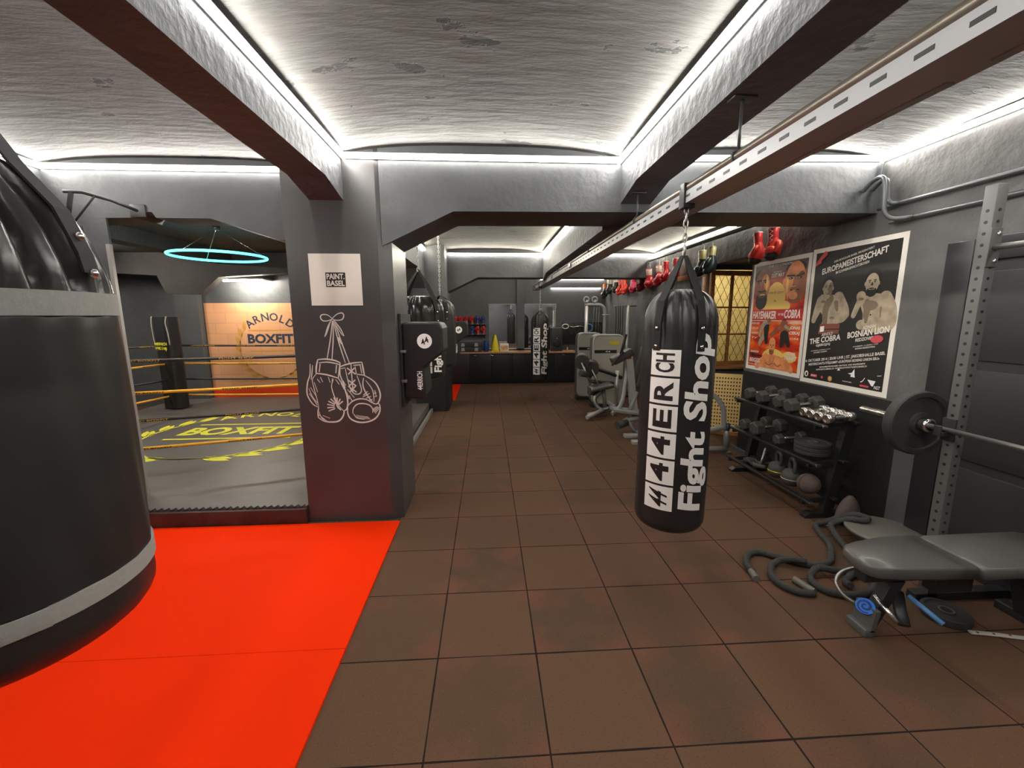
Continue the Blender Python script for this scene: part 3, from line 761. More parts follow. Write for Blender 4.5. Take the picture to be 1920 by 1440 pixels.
st([(296, 1225), (305, 1270), (330, 1300)], 9); st([(280, 1195), (300, 1230)], 6); st([(165, 1045), (185, 1075)], 5); st([(190, 1030), (205, 1070)], 5); st([(250, 1030), (262, 1075)], 5); st([(280, 1040), (276, 1080)], 5); st([(305, 1050), (330, 1090)], 5); st([(140, 1070), (160, 1150)], 4)
st([(345, 950), (385, 935), (440, 922), (515, 915)], 9); st([(350, 965), (385, 958)], 5); st([(448, 940), (505, 935)], 7); st([(515, 918), (522, 975), (528, 1020)], 9); st([(500, 940), (508, 1005)], 6); st([(345, 955), (342, 1010), (355, 1060), (375, 1120)], 7); st([(470, 1010), (530, 1020)], 7); st([(460, 950), (466, 1010)], 6)
for y in (985, 1080, 1130):
    st([(398, y - 25), (460, y + 25)], 9); st([(455, y - 25), (405, y + 25)], 9)
st([(385, 965), (395, 1040), (412, 1120), (440, 1165), (480, 1168), (498, 1140), (490, 1090), (470, 1020)], 7); st([(430, 930), (432, 1150)], 7)
st([(528, 1022), (575, 1050), (615, 1090), (638, 1150), (640, 1200), (620, 1245), (600, 1252), (575, 1240)], 9); st([(520, 1040), (512, 1100), (530, 1160), (565, 1220), (590, 1255)], 8); st([(535, 1060), (580, 1130), (590, 1190), (590, 1235)], 6); st([(600, 1140), (610, 1190)], 6); st([(585, 1170), (612, 1160)], 6); st([(588, 1195), (615, 1190)], 5)
st([(385, 1265), (380, 1320), (395, 1365), (440, 1395), (500, 1403), (560, 1390), (605, 1360), (632, 1310), (632, 1260), (615, 1245)], 10); st([(420, 1330), (425, 1290), (455, 1255), (500, 1248), (550, 1260), (575, 1290), (575, 1325)], 8); st([(425, 1330), (450, 1365), (510, 1378)], 6)
for i in range(8): st([(445 + i * 12, 1340 + i * 2), (462 + i * 13, 1372 + i)], 4)
for i in range(5): st([(575 + i * 8, 1290 - i * 4), (600 + i * 8, 1330 - i * 10)], 6)
st([(385, 1265), (420, 1230), (470, 1210), (530, 1215), (575, 1245)], 8); st([(400, 1180), (420, 1225)], 6); st([(380, 1150), (400, 1210)], 7); st([(390, 1130), (440, 1200)], 5); st([(510, 1180), (545, 1150)], 7); st([(505, 1195), (560, 1165)], 6); st([(530, 1205), (570, 1190)], 6); st([(545, 1225), (580, 1215)], 6); st([(345, 1080), (365, 1130)], 6); st([(360, 1060), (380, 1100)], 6)
g = G()
for i, (pts, w_) in enumerate(dr):
    q = [(-1.165 + (p[0] - 360) / 975.0 , 1.735 - (p[1] - 540) / 985.0) for p in pts]
    g.flat(*stroke(q, w_ / 760.0), lambda u, v, i=i: (u, 3.3688 - .00001 * i, v))
tag(g.obj('wall_drawing', 'chalk'), 'white line drawing of two hanging boxing gloves on the black pillar', 'drawing')

# ------------------------------------------------------------------ bags
def bag_body(R, L, top=.16, wr=.012, seed=0, foldz=.30, botr=.06, n=72, neck=.35):
    """profile of a filled bag with puckered leather round the top"""
    rnd = random.Random(seed)
    ks = [(2 * rnd.randint(6, 8), rnd.uniform(0, 6)), (2 * rnd.randint(9, 11), rnd.uniform(0, 6)), (2 * rnd.randint(3, 4), rnd.uniform(0, 6))]
    prof = [(.02, 0), (R * .55, .002), (R - botr, .008)]
    for i in range(1, 7):
        a = PI / 2 * i / 6
        prof.append((R - botr + botr * math.sin(a), botr * 1.05 * (1 - math.cos(a)) + .008))
    z = botr + .02
    while z < L - .06: prof.append((R, z)); z += .035
    for i in range(1, 8):
        a = PI / 2 * i / 7
        prof.append((R - (R * (1 - neck)) * (1 - math.cos(a)) , L - .06 + top * math.sin(a)))
    prof.append((R * neck * .5, L - .06 + top * .90)); prof.append((.01, L - .06 + top * .85))
    def fn(a, z, i):
        k = max(0, min(1, (z - (L - foldz)) / foldz))
        s = sum(math.sin(m * a * .5 + p + z * (2.5 if j else 4)) ** 2 for j, (m, p) in enumerate(ks)) / 3 - .5
        cr = sum((1 - abs(math.sin(m * a * (.5 if m % 2 == 0 else 1.0) + p * 2 + z * q))) ** 3 for (m, p), q in zip(ks, (2.2, 3.4, 1.6)))
        return -wr * (.25 * s * min(1, z * 3) + (1.2 * s + .95 * cr) * k ** .8)
    return prof, fn
def chain(g, p0, p1, r=.011, w=.004):
    p0, p1 = Vector(p0), Vector(p1); d = p1 - p0; n = max(2, int(d.length / (r * 3.0)))
    for i in range(n):
        c = p0 + d * ((i + .5) / n); h = d.length / n * .72
        ax = Vector((1, 0, 0)) if i % 2 else Vector((0, 1, 0))
        g.tube([c + ax * r * math.cos(2 * PI * k / 12) + d.normalized() * h * math.sin(2 * PI * k / 12) for k in range(12)], w, 6, closed=True)
def heavy_bag(label, loc, rz, R, L, hang, seed, nstraps=4, strap0=45, group=None, angs=None, letters=True, top=.17, wr=.012):
    t = thing('heavy_bag', label, 'punching bag', loc, rz, group)
    prof, fn = bag_body(R, L, top, wr, seed)
    g = G(); g.lathe(prof, 120, fn=fn); g.obj('body', 'hood' if R > .25 else 'leather', t)
    ap = Vector((0, 0, L + hang[0]))
    for k in range(nstraps):
        a = math.radians(angs[k] if angs else strap0 + 360 / nstraps * k)
        e = Vector((math.cos(a), math.sin(a), 0)); sd = Vector((-math.sin(a), math.cos(a), 0)); hw = R * .105
        pts = [(R + .007, L - .20), (R + .008, L - .05), (R * .88 + .006, L + top * .38), (R * .45, L + (hang[0]) * .62), (.02, ap.z - .03)]
        g = G()
        vs = []
        for r_, z in pts:
            for s_ in (-1, 1):
                for o_ in (0, .006): vs.append(e * (r_ - o_) + sd * s_ * hw * (1 if z < ap.z - .05 else .5) + Vector((0, 0, z)))
        fs = []
        for i in range(len(pts) - 1):
            b = i * 4
            fs += [(b, b + 2, b + 6, b + 4), (b + 1, b + 5, b + 7, b + 3), (b, b + 4, b + 5, b + 1), (b + 2, b + 3, b + 7, b + 6)]
        fs += [(0, 1, 3, 2)]
        g.add(vs, fs); s_ = g.obj('strap', 'strap', t)
        for z in (L - .175, L - .075):
            c = e * (R + .010) + Vector((0, 0, z)); g = G(); g.ball(c, (.011, .011, .011), 10, 6); g.obj('rivet', 'steel', s_)
    g = G(); g.ring((0, 0, ap.z), .028, .005, 'x'); chain(g, (0, 0, ap.z + .01), (0, 0, L + hang[1])); g.obj('hanging_chain', 'dull', t)
    if letters:
        th = -PI / 2
        def wrap(u, v, off=.004):           # u along the circumference (to the right seen from outside), v up
            a = th + u / R
            return ((R + off) * math.cos(a), (R + off) * math.sin(a), v)
        g = G(); gb = G(); sc = R / .205 if R < .25 else .80; H = L / 1.24 * (.985 if R > .2 else 1) * (.78 if R > .25 else 1)
        cells = ['44', '4', '4', 'E', 'R', 'CH']
        z = .16 * H; ch = .142 * H; wd = .165 * sc; cx = -.098 * sc
        cb = text('', 1, 1)if False else None
        for c_ in cells:
            # white square, subdivided so that it follows the curve
            N = 6
            for i in range(N):
                u0, u1 = cx - wd / 2 + wd * i / N, cx - wd / 2 + wd * (i + 1) / N
                g.add([wrap(u0, z), wrap(u1, z), wrap(u1, z + ch), wrap(u0, z + ch)], [(0, 1, 2, 3)], True)
            vs, fs = text(c_, ch * .74, wd * .64, .03 if c_ != '44' else .015, 0 if c_ != '44' else .5, fine=.12)
            gb.flat([(-v + cx, u + z + ch / 2) for u, v in vs], fs, lambda u, v: wrap(u, v, .0052))
            z += ch + .012 * H
            if c_ == 'R':
                vs, fs = text('I', ch * .12, wd * .62, .03, fine=.5)
        vs, fs = text('Fight Shop', 1.0 * H, .19 * sc, .035, .12, fine=.03)
        g.flat([(-v + .108 * sc, u + .16 * H + .5 * H) for u, v in vs], fs, lambda u, v: wrap(u, v))
        g.obj('lettering', 'white', t); gb.obj('cell_letters', 'black', t)
    return t
heavy_bag('black heavy bag with large white lettering hanging in the middle of the tiled floor', (1.128, 2.40, .42), math.radians(-16), .205, 1.30, (.36, .60), 3, 4, angs=(-66, -132, 48, 114), top=.20, wr=.016)
heavy_bag('black heavy bag with white lettering hanging in front of the far counter', (1.128, 8.95, .30), math.radians(-2), .195, 1.35, (.20, .72), 5, 4, strap0=45)
heavy_bag('short fat black bag hanging behind the wall pad by the near pillar', (-.80, 5.05, .98), math.radians(35),   .29, .86, (.42, 1.09), 8, 4, strap0=-75, wr=.018)
heavy_bag('slim black bag hanging behind the short fat bag near the far left column', (-.70, 6.35, .95), math.radians(10), .22, .90, (.20, 1.08), 11, 4, strap0=20, letters=False, wr=.016)

# the big bag with two grey bands in the left foreground
t = thing('heavy_bag', 'huge black bag with two grey bands hanging at the left edge, nearest the camera', 'punching bag', (-1.615, 1.36, .645))
R, L = .372, 1.185
prof, fn = bag_body(R, L, .44, .045, 21, .10, .10, neck=.22)
cut = [i for i, p in enumerate(prof) if p[1] > L - .10][0]
g = G(); g.lathe(prof[:cut + 1], 120, fn=fn); g.obj('body', 'leathergrey', t)
pd_ = prof[cut:]
fine_ = []
for (r0, z0), (r1, z1) in zip(pd_, pd_[1:]): fine_ += [(r0 + (r1 - r0) * q / 4, z0 + (z1 - z0) * q / 4) for q in range(4)]
g = G(); g.lathe(fine_ + [pd_[-1]], 180, fn=fn); g.obj('hood', 'hood', t)
for z, hh, nm in ((.205, .060, 'lower_band'), (L - .075, .072, 'upper_band')):
    g = G(); g.lathe([(R - .004, z - hh / 2), (R + .006, z - hh / 2), (R + .006, z + hh / 2), (R - .004, z + hh / 2)], 96, smooth=False)
    a = math.radians(-38); g.box(R - .002, R + .009, -.05, .05, z - hh / 2, z + hh / 2, .001, M=Matrix.Rotation(a, 4, 'Z')); g.obj(nm, 'band', t)
for k in range(4):
    a = math.radians(8 + 90 * k); e = Vector((math.cos(a), math.sin(a), 0)); sd = Vector((-math.sin(a), math.cos(a), 0))
    pts = [(R + .014, L + .02), (R * .97 + .016, L + .08), (R * .84 + .02, L + .21), (R * .60 + .02, L + .33), (.02, L + .72)]
    g = G(); vs, fs = [], []
    for r_, z in pts:
        for s_ in (-1, 1):
            for o_ in (0, .008): vs.append(e * (r_ - o_) + sd * s_ * .03 + Vector((0, 0, z)))
    for i in range(4):
        b = i * 4; fs += [(b, b + 2, b + 6, b + 4), (b + 1, b + 5, b + 7, b + 3), (b, b + 4, b + 5, b + 1), (b + 2, b + 3, b + 7, b + 6)]
    g.add(vs, fs + [(0, 1, 3, 2)]); s_ = g.obj('strap', 'strap', t)
    for z, q in ((L + .02, 1.0), (L + .13, .94)):
        c = e * (R * q + .016) + Vector((0, 0, z)); g = G(); g.ball(c, (.014, .014, .014), 10, 6); g.obj('rivet', 'steel', s_)
g = G(); chain(g, (0, 0, L + .68), (0, 0, L + 1.12), .014, .005); g.obj('hanging_chain', 'dull', t)

# wall pads on the right faces of the pillar and the column
def wall_pad(label, loc):
    t = thing('uppercut_pad', label, 'wall pad', loc)
    pr = [(.02, .07), (.18, .06), (.20, .10), (.19, .33), (.34, .44), (.36, .47), (.36, .66), (.34, .70), (.30, .71), (.03, .71), (.02, .69)]
    g = G(); g.prism(pr, -.20, .20, 'y'); o = g.obj('padded_body', 'padblk', t)
    o.modifiers.new('bevel', 'BEVEL').width = .015; o.modifiers['bevel'].segments = 2
    g = G(); g.box(0, .02, -.22, .22, 0, .78); g.obj('back_board', 'bmetal', t)
    for z in (.22, .47):
        for y in (-.212, .212):
            g = G(); g.box(.004, .05, y - .012, y + .012, z - .012, z + .012, .002); g.obj('bolt', 'dull', t)
    g = G(); g.prism(ell(.205, .555, .062, .062, 28), -.2045, -.2005, 'y'); lg = g.obj('logo_patch', 'white', t)
    g = G(); vs, fs = text('44', .07, .05, .02, .2, rot=.5); g.flat(vs, fs, lambda u, v: (.205 + u, -.2055, .555 + v)); g.obj('logo_mark', 'black', lg)
    g = G(); vs, fs = text('44ERRICH', .16, .045, .02, rot=PI / 2); g.flat(vs, fs, lambda u, v: (.155 + u, -.2012, .22 + v)); g.obj('pad_lettering', 'white', t)
    return t
wall_pad('black angled wall pad with round white logo fixed to the near pillar', (-.732, 3.72, .955))
t = wall_pad('black angled wall pad with round white logo on the far left column', (-.722, 7.76, .92))

# ------------------------------------------------------------------ overhead bag rail and its pipe
t = thing('bag_rail', 'long dark grey slotted ceiling rail running to the far wall, carrying the heavy bags', 'rail', (0, 0, 0))
x0, x1, z0, z1 = 1.105, 1.275, 2.335, 2.392
g = G()
g.box(x0, x0 + .008, -1.9, 10.3, z0, z1); g.box(x1 - .008, x1, -1.9, 10.3, z0, z1); g.box(x0, x1, -1.9, 10.3, z0 - .006, z0)
g.obj('channel', 'rail', t)
g = G(); y = -1.8; n = 0
while y < 6 and n < 70:
    g.box(x0 - .0015, x0, y, y + .05, z0 + .022, z0 + .034); y += .125; n += 1
s_ = g.obj('slots', 'black', t); s_['kind'] = 'stuff'
g = G(); y = -1.0
while y < 10:
    g.box(x1 - .035, x1 - .008, y, y + .62, z0 - .0085, z0 - .006); y += .72
s_ = g.obj('edge_plates', 'flange', t); s_['kind'] = 'stuff'
g = G(); g.cyl((x0 + .022, -1.9, z1 + .022), (x0 + .022, 10.3, z1 + .022), .022, 14); g.obj('pipe', 'pipe', t)
for y in (1.93, 3.2, 4.62, 6.6):
    zt = 2.652 if y < 3.3 else 2.95
    if y == 3.2: zt = 2.61
    if y > 4: zt = 2.479
    g = G(); g.cyl((x0 + .022, y, z1 + .03), (x0 + .022, y, zt - .004), .007, 8); rd = g.obj('hanger_rod', 'pipeg', t)
    g = G(); g.box(x0 - .03, x0 + .075, y - .03, y + .03, zt - .008, zt - .001, .002); g.obj('hanger_plate', 'pipeg', rd)
    g = G(); g.ring((x0 + .022, y, z1 + .022), .027, .005, 'y', 16, 6); g.obj('pipe_clamp', 'pipeg', rd)
for y in (2.40, 8.95):
    g = G(); g.box(x0 - .012, x0 + .055, y - .03, y + .03, z0 - .03, z1 + .045, .004); g.obj('trolley', 'bmetal', t)
for y in (5.6, 7.2, 9.6):
    g = G(); g.box(x0 - .02, x0, y - .06, y + .06, z0 + .01, z1, .003); g.obj('splice_plate', 'dull', t)

# grey conduits bending out of the cross beam and running along the right wall
def conduit(label, pts, r):
    g = G(); g.tube(spline(pts, 6), r, 10); return tag(g.obj('conduit', 'pipeg'), label, 'pipe')
conduit('upper grey conduit running along the right wall above the posters', [(3.10, 3.36, 2.70), (3.10, 3.29, 2.75), (3.10, 3.235, 2.735), (3.105, 3.225, 2.66), (3.11, 3.215, 2.585), (3.13, 3.16, 2.553), (3.15, 2.9, 2.553), (3.155, -1.9, 2.545)], .016)
conduit('lower grey conduit running along the right wall above the posters', [(3.02, 3.36, 2.69), (3.02, 3.27, 2.75), (3.02, 3.19, 2.74), (3.03, 3.175, 2.64), (3.04, 3.17, 2.50), (3.07, 3.13, 2.435), (3.12, 3.03, 2.424), (3.15, 2.8, 2.424), (3.155, -1.9, 2.415)], .016)
conduit('thin grey conduit rising in the corner of cross beam and right wall', [(3.14, 3.345, 2.76), (3.14, 3.345, 2.91)], .008)
g = G(); g.cyl((3.07, 3.9, 2.74), (3.07, 11.15, 2.74), .026, 10); tag(g.obj('conduit', 'pipeg'), 'thick dark pipe under the LED strip along the far right wall', 'pipe')

# ------------------------------------------------------------------ lattice window, sill, perforated panel
g = G(Matrix.Translation((3.20, 5.93, 0)) @ Matrix.Rotation(math.radians(7), 4, 'Z'))
W, z0, z1 = .72, .985, 2.35
for a, b in ((0, .055), (W - .055, W)): g.box(a, b, -.025, .025, z0, z1, .004)
for a, b in ((z0, z0 + .06), (z1 - .07, z1)): g.box(0, W, -.025, .025, a, b, .004)
g.box(.335, .37, -.018, .018, z0, z1, .003)
wn = struct(g, 'window_1', 'wood')
Mw = Matrix.Translation((3.20, 5.93, 0)) @ Matrix.Rotation(math.radians(7), 4, 'Z')
g = G(Mw)
for z in (1.44, 1.83): g.box(.05, W - .05, -.012, .012, z - .012, z + .012, .002)
g.obj('glazing_bar', 'wood', wn)
g = G(Mw); g.box(.05, W - .05, -.003, .001, z0 + .05, z1 - .06); g.obj('pane', 'glass', wn)
g = G(Mw)
def clipline(p, q, xa, xb, za, zb):
    (x0, y0), (x1, y1) = p, q; t0, t1 = 0.0, 1.0; dx, dy = x1 - x0, y1 - y0
    for d, a, b in ((dx, xa - x0, xb - x0), (dy, za - y0, zb - y0)):
        lo, hi = sorted((a / d, b / d)); t0, t1 = max(t0, lo), min(t1, hi)
    return ((x0 + dx * t0, y0 + dy * t0), (x0 + dx * t1, y0 + dy * t1)) if t0 < t1 else None
for s_ in (1, -1):
    for i in range(-14, 26):
        c = clipline((i * .115, z0), (i * .115 + s_ * 1.0, z0 + 1.9), .05, W - .05, z0 + .05, z1 - .06)
        if c: g.tube([(c[0][0], -.008 + s_ * .003, c[0][1]), (c[1][0], -.008 + s_ * .003, c[1][1])], .0035, 4, cap=False)
g.obj('lattice', 'lead', wn)
g = G(); g.box(3.185, 3.95, 5.78, 5.99, .945, .98, .004); struct(g, 'trim_3', 'wood')
g = G(); g.box(3.16, 3.185, 6.0, 6.9, 2.27, 2.35, .004); g.box(3.16, 3.185, 6.0, 6.08, 1.7, 2.27, .004); struct(g, 'trim_4', 'wood')
g = G(Matrix.Translation((3.20, 5.74, 0)) @ Matrix.Rotation(math.radians(-34), 4, 'Z'))
t = thing('perforated_panel', 'pale yellow perforated board standing below the lattice window', 'panel', (3.205, 5.72, .06), math.radians(-30))
n_c, n_r, PW, PH = 10, 15, .42, .84
g = G()
g.box(0, PW, 0, .018, 0, PH, .003)
g.obj('board', 'yelpanel', t)
g = G()
for i in range(n_c):
    for j in range(n_r):
        g.box(.03 + i * .036, .03 + i * .036 + .017, -.0008, -.0002, .05 + j * .051, .05 + j * .051 + .022)
s_ = g.obj('perforations', 'lead', t); s_['kind'] = 'stuff'
g = G(); g.box(.02, PW - .02, .02, .06, -.055, 0); g.obj('feet_rail', 'wood', t)

# ------------------------------------------------------------------ far end: counter, mirror, things on the counter
t = thing('counter', 'long low black counter with wooden top along the far wall', 'counter', (0, 0, 0))
g = G()
for i in range(6):
    g.box(-1.0 + i * .545, -1.0 + i * .545 + .541, 10.58, 11.04, .02, .775, .003)
g.box(-1.0, 2.27, 10.62, 11.04, 0, .03); g.obj('cabinet_body', 'cabinet', t)
g = G(); g.box(-1.02, 2.29, 10.54, 11.04, .777, .815, .004); g.obj('worktop', 'woodpale', t)
for x in (-.33, .10, 1.25, 1.95):
    g = G(); g.box(x - .035, x + .035, 10.565, 10.58, .72, .735, .002); g.obj('handle', 'steel', t)
t = thing('wall_mirror', 'wall mirror above the counter reflecting the gym', 'mirror', (.04, 11.2, .84))
g = G(); g.box(0, .735, -.012, 0, 0, 1.18); g.box(.945, 1.80, -.012, 0, 0, 1.18) ; g.obj('glass', 'mirror', t)
g = G(); g.box(-.01, .735, -.014, -.001, 1.18, 1.20); g.box(.945, 1.81, -.014, -.001, 1.18, 1.20); g.obj('edge_trim', 'profile', t)

t = thing('tool_case', 'black stacked plastic case with grey latches on the counter', 'case', (-.43, 10.78, .816))
g = G(); g.box(-.27, .27, -.14, .14, 0, .125, .012); g.obj('lower_case', 'bmetal', t)
g = G(); g.box(-.28, .28, -.15, .15, .13, .245, .012); g.obj('upper_case', 'bmetal', t)
g = G(); g.box(-.285, .285, -.155, .155, .247, .29, .008); g.obj('lid', 'gmetal', t)
for x in (-.20, .14):
    for z in (.02, .14):
        g = G(); g.prism([(x - .05, z), (x + .05, z), (x + .035, z + .085), (x - .035, z + .085)], -.165, -.148, 'y'); g.obj('latch', 'profile', t)
t = thing('foam_roller', 'dark blue cylinder standing on the counter beside the tool case', 'roller', (-.04, 10.74, .816))
g = G(); g.lathe([(.062, 0), (.065, .01), (.065, .26), (.055, .275), (.01, .28)], 24); g.obj('roller_body', 'bluedk', t)
g = G(); g.lathe([(.035, .281), (.035, .287), (.005, .288)], 18); g.obj('roller_core', 'black', t)
t = thing('cone_marker', 'yellow training cone standing on the counter under the mirror', 'cone', (.195, 10.72, .816))
g = G(); g.lathe([(.098, .012), (.096, .05), (.085, .14), (.055, .30), (.03, .40), (.016, .425), (.004, .43)], 24); g.obj('cone_body', 'yellow', t)
g = G(); g.box(-.10, .10, -.10, .10, 0, .013, .003); g.obj('cone_base', 'yellow', t)
t = thing('picture_box', 'small pale box with an orange picture on the counter beside the yellow cone', 'box', (.43, 10.80, .816))
g = G(); g.box(-.11, .11, -.05, .05, 0, .20, .004); g.obj('box_body', 'paper', t)
g = G(); g.box(-.095, .095, -.0515, -.0502, .02, .155); g.obj('picture', mat('box_picture', (.5, .18, .06), .5, col2=(.7, .55, .35), vscale=14), t)
t = thing('loudspeaker', 'black loudspeaker box standing on the right end of the counter', 'speaker', (1.79, 10.80, .816))
g = G(); g.box(-.145, .145, -.13, .13, 0, .60, .01); g.obj('cabinet_box', 'bmetal', t)
g = G(); g.lathe([(.09, 0), (.095, .006), (.07, .004), (.02, .012)], 24, M=Matrix.Translation((0, -.13, .20)) @ Matrix.Rotation(PI / 2, 4, 'X')); g.obj('woofer', 'black', t)
g = G(); g.ball((0, -.131, .33), (.012, .006, .012), 10, 6); g.obj('badge', 'steel', t)
t = thing('small_bottle', 'tiny orange bottle on the counter right of the loudspeaker', 'bottle', (2.08, 10.75, .816))
g = G(); g.lathe([(.02, 0), (.022, .01), (.022, .06), (.01, .08), (.009, .10), (.002, .102)], 14); g.obj('bottle_body', 'orgl', t)

# ------------------------------------------------------------------ boxing gloves
def glove_parts(parent, body, cuff, trim, lace, cord=.08):
    """a hanging glove: cuff at the top (z = 0), fist down to z = -.30, fingers curl towards -y, thumb at +x"""
    g = G()
    st_ = [((0, 0, -.09), .044, .036), ((0, .004, -.12), .050, .040), ((0, .006, -.155), .060, .050), ((0, 0, -.195), .068, .062), ((0, -.012, -.235), .066, .066), ((0, -.026, -.268), .055, .056), ((0, -.038, -.29), .034, .034), ((0, -.042, -.298), .005, .005)]
    vs, fs = [], []; n = 16
    for (c, rx, ry) in st_:
        for j in range(n):
            a = 2 * PI * j / n; vs.append((c[0] + rx * math.cos(a), c[1] + ry * math.sin(a), c[2]))
    for i in range(len(st_) - 1):
        for j in range(n): fs.append((i * n + j, i * n + (j + 1) % n, (i + 1) * n + (j + 1) % n, (i + 1) * n + j))
    g.add(vs, fs, True)
    g.ball((0, -.055, -.215), (.055, .035, .042), 14, 8)
    b = g.obj('fist', body, parent)
    g = G(); g.tube(spline([(.050, -.015, -.135), (.075, -.045, -.175), (.068, -.066, -.215), (.045, -.074, -.238)], 4), [.020, .025, .027, .028, .028, .028, .027, .026, .025, .023, .021, .016, .008], 10); g.obj('thumb', body, b)
    g = G(); vs, fs = [], []
    for z, r in ((0, 1.0), (-.004, 1.06), (-.05, 1.0), (-.095, .98)):
        for j in range(n):
            a = 2 * PI * j / n; vs.append((.047 * r * math.cos(a), .039 * r * math.sin(a), z))
    for i in range(3):
        for j in range(n): fs.append((i * n + j, i * n + (j + 1) % n, (i + 1) * n + (j + 1) % n, (i + 1) * n + j))
    g.add(vs, fs, True); g.obj('cuff', cuff, parent)
    g = G(); g.tube([(.047 * math.cos(2 * PI * j / n), .039 * math.sin(2 * PI * j / n), 0) for j in range(n)], .0055, 6, closed=True); g.obj('cuff_rim', trim, parent)
    g = G(); P = []
    for i in range(7): P.append(((.014 if i % 2 else -.014), -.043 - .002 * (i > 3), -.015 - .02 * i))
    g.tube(P, .003, 5); g.obj('laces', lace, parent)
    if cord:
        g = G(); g.tube([(-.03, 0, -.01), (-.02, 0, cord - .015), (0, 0, cord), (.02, 0, cord - .015), (.03, 0, -.01)], .0035, 5); g.obj('hanging_cord', 'ivory', parent)
protos = {}
CORD = dict(crimson=.13, scarlet=.13, ivoryred=.11, orange=.15)
def glove(kind, label, loc, rot, scale=1.0, group=None, shelf=False):
    pal = dict(red=('red', 'red', 'ivory', 'ivory'), scarlet=('scarlet', 'scarlet', 'ivory', 'black'), crimson=('crimson', 'crimson', 'red', 'ivory'), ivoryred=('red', 'ivory', 'red', 'red'), blue=('blue', 'blue', 'ivory', 'ivory'), green=('green', 'gldtrim', 'gldtrim', 'gldtrim'), blackivory=('black', 'ivory', 'ivory', 'black'), orange=('black', 'orgl', 'orgl', 'white'), redblack=('scarlet', 'red', 'white', 'ivory'))[kind]
    key = (kind, shelf)
    if key not in protos:
        t = thing('boxing_glove', label, 'boxing glove', loc, 0, group)
        glove_parts(t, *pal, cord=0 if shelf else CORD.get(kind, .08))
        if kind in ('redblack',):
            g = G(); g.ball((0, -.030, -.262), (.060, .060, .046), 16, 8); g.obj('knuckle_patch', 'black', t)
        protos[key] = t
    else:
        t = dup(protos[key], loc, label=label)
        if group: t['group'] = group
    t.rotation_euler = rot; t.scale = (scale,) * 3
    return t
def hang(kind, label, y, z, rz=90, tx=0, scale=1.25, x=3.06):
    t = glove(kind, label, (x, y * .987, 2.716 - CORD.get(kind, .08) * scale), (math.radians(tx), math.radians(random.uniform(-8, 8)), math.radians(rz)), scale, 'boxing gloves hanging along the right wall')
    return t
hang('redblack', 'red and black boxing glove above the orange poster, left of its pair', 4.78, 2.62, -110, 4, 1.12)
hang('redblack', 'red laced boxing glove with a black fist above the orange poster, right of its pair', 4.52, 2.70, -60, -4, 1.12)
hang('green', 'dark green boxing glove with gold cuff above the lattice window, left of its pair', 6.02, 2.66, -75, 3, 1.2)
hang('green', 'dark green boxing glove with gold laces above the lattice window, right of its pair', 5.75, 2.67, -110, -2, 1.2)
hang('red', 'bright red boxing glove behind the right strap of the middle bag', 6.87, 2.66, -90, 0, 1.15)
hang('red', 'bright red boxing glove behind the left strap of the middle bag', 7.27, 2.66, -70, 0, 1.15)
hang('ivoryred', 'red boxing glove with ivory cuff hanging just left of the middle bag straps', 7.55, 2.60, -90, 0, 1.2)
hang('ivoryred', 'red boxing glove with long ivory cuff, second left of the middle bag straps', 8.02, 2.58, -60, 8, 1.2)
hang('crimson', 'crimson boxing glove of the dark pink pair, nearer the middle bag', 8.42, 2.57, -80, 0, 1.25)
hang('crimson', 'crimson boxing glove of the dark pink pair, farther from the middle bag', 8.88, 2.58, -60, 6, 1.25)
hang('scarlet', 'scarlet boxing glove of the bright pair left of the crimson pair, on its right', 9.48, 2.58, -60, 0, 1.25)
hang('scarlet', 'scarlet boxing glove of the bright pair left of the crimson pair, on its left', 9.72, 2.58, -95, 0, 1.25)
hang('blackivory', 'ivory and black boxing glove left of the scarlet pair, right of its pair', 10.05, 2.66, -70, 0, 1.25)
hang('blackivory', 'ivory and black boxing glove left of the scarlet pair, left of its pair', 10.55, 2.66, -50, 5, 1.25)
hang('orange', 'orange-cuffed dark boxing glove hanging at the far end of the row', 11.02, 2.55, -90, 0, 1.25)
# glove shelf on the far wall
wds = ['first', 'second', 'third', 'fourth', 'fifth', 'sixth']
for nm, z, xa, xb in (('upper', 1.51, -.90, -.02), ('lower', 1.24, -.66, -.02)):
    t = thing('glove_shelf', '%s thin black glove shelf on the far wall above the counter' % nm, 'shelf', (0, 11.2, z))
    g = G(); g.box(xa, xb, -.18, 0, -.012, 0, .003); g.obj('shelf_board', 'bmetal', t)
    for x in (xa + .03, xb - .03):
        g = G(); g.prism([(-.17, -.014), (0, -.014), (0, -.10)], x - .006, x + .006, 'x'); g.obj('bracket', 'white', t)
for i in range(6):
    k = 'red' if i < 4 else 'blue'
    glove(k, '%s boxing glove on the upper far wall shelf, %s from the left' % (k, wds[i]), (-.83 + i * .143, 11.09, 1.515), (PI, 0, math.radians(180 + random.uniform(-15, 15))), .74, 'gloves on the upper shelf', True)
for i in range(4):
    k = 'blue' if i < 2 else 'red'
    glove(k, '%s boxing glove on the lower far wall shelf, %s from the left' % (k, wds[i]), (-.55 + i * .15, 11.09, 1.245), (PI, 0, math.radians(180 + random.uniform(-15, 15))), .74, 'gloves on the lower shelf', True)

